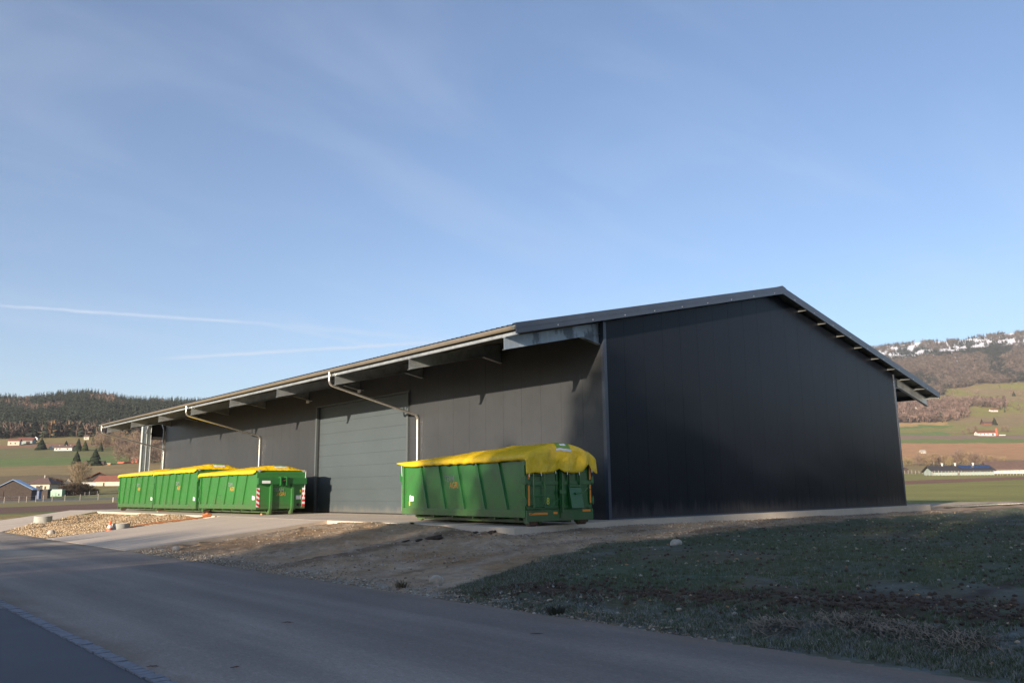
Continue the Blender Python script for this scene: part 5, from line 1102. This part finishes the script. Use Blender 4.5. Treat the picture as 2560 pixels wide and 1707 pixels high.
t = empty('reflector_post', tuple(p), 0, label='white roadside reflector post left of the containers', cat='reflector post'); mb = MB(); mb.tube([(0, 0, -.1), (0, 0, 1.0)], .09, 8); mb.build('post', M['plasterw'], t); mb = MB(); mb.tube([(0, 0, 1.0), (0, 0, 1.2)], .092, 8); mb.build('black_band', M['black'], t)
# ------------------------------------------------------------------ air
HAZE = 0.00007
if HAZE:
    mb = MB(); mb.box((-6600, -6600, -4.0), (6600, 6600, 760)); o = mb.build('haze', []) if False else mk('haze', mb.v, mb.f, []); tag(o, kind='stuff')
    hm = bpy.data.materials.new('haze'); hm.use_nodes = True; nt = hm.node_tree; nt.nodes.clear(); ou = nt.nodes.new('ShaderNodeOutputMaterial'); pv = nt.nodes.new('ShaderNodeVolumePrincipled')
    pv.inputs['Color'].default_value = (.85, .88, .95, 1); pv.inputs['Density'].default_value = HAZE; pv.inputs['Anisotropy'].default_value = .2; nt.links.new(pv.outputs[0], ou.inputs['Volume']); o.data.materials.append(hm)
# dirt on the road, and sun brightness painted into its colour: brown drift along the kerb and the right-hand edge, tyre-worn lanes (all along the road's own direction)
def road_dirt_and_sun():
    nt = M['asphalt'].node_tree; N = nt.nodes; L = nt.links; b = N['Principled BSDF']; cur = b.inputs['Base Color'].links[0].from_socket
    g = N.new('ShaderNodeNewGeometry'); sp = N.new('ShaderNodeSeparateXYZ'); L.new(g.outputs['Position'], sp.inputs[0])
    nz = N.new('ShaderNodeTexNoise'); nz.inputs['Scale'].default_value = .9; nz.inputs['Detail'].default_value = 5; L.new(g.outputs['Position'], nz.inputs['Vector'])
    ad = N.new('ShaderNodeMath'); ad.operation = 'MULTIPLY_ADD'; ad.inputs[1].default_value = 1.3; L.new(nz.outputs[0], ad.inputs[0]); L.new(sp.outputs[0], ad.inputs[2])
    for (lo, hi, col, amt) in ((-16.0, -16.75, (.15, .11, .065), .75), (-12.15, -11.5, (.20, .15, .10), .7)):
        mr = N.new('ShaderNodeMapRange'); mr.interpolation_type = 'SMOOTHSTEP'; mr.inputs[1].default_value = lo; mr.inputs[2].default_value = hi; mr.inputs[4].default_value = amt; L.new(ad.outputs[0], mr.inputs[0])
        mx = N.new('ShaderNodeMix'); mx.data_type = 'RGBA'; L.new(mr.outputs[0], mx.inputs[0]); L.new(cur, mx.inputs[6]); mx.inputs[7].default_value = (*col, 1); cur = mx.outputs[2]
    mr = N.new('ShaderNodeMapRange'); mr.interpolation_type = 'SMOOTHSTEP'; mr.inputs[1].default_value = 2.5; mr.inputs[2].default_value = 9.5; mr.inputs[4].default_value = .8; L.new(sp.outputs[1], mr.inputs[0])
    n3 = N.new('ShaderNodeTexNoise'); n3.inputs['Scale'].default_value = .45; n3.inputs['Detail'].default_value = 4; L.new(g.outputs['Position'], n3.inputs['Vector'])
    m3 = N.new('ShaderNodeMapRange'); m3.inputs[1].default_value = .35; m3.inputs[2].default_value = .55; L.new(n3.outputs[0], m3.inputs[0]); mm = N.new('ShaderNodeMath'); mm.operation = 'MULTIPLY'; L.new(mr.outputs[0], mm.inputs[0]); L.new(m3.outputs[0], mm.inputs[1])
    mx = N.new('ShaderNodeMix'); mx.data_type = 'RGBA'; L.new(mm.outputs[0], mx.inputs[0]); L.new(cur, mx.inputs[6]); mx.inputs[7].default_value = (.42, .34, .25, 1); cur = mx.outputs[2]  # tan blended into the asphalt to brighten the sunlit stretch of road
    mp = N.new('ShaderNodeMapping'); mp.inputs['Scale'].default_value = (1.1, .05, 1); L.new(g.outputs['Position'], mp.inputs[0])
    n2 = N.new('ShaderNodeTexNoise'); n2.inputs['Scale'].default_value = 1.0; n2.inputs['Detail'].default_value = 3; L.new(mp.outputs[0], n2.inputs['Vector'])
    mr = N.new('ShaderNodeMapRange'); mr.inputs[1].default_value = .35; mr.inputs[2].default_value = .65; mr.inputs[3].default_value = .74; mr.inputs[4].default_value = 1.2; L.new(n2.outputs[0], mr.inputs[0])
    mx = N.new('ShaderNodeMix'); mx.data_type = 'RGBA'; mx.blend_type = 'MULTIPLY'; mx.inputs[0].default_value = 1; L.new(cur, mx.inputs[6]); L.new(mr.outputs[0], mx.inputs[7]); L.new(mx.outputs[2], b.inputs['Base Color'])
road_dirt_and_sun()
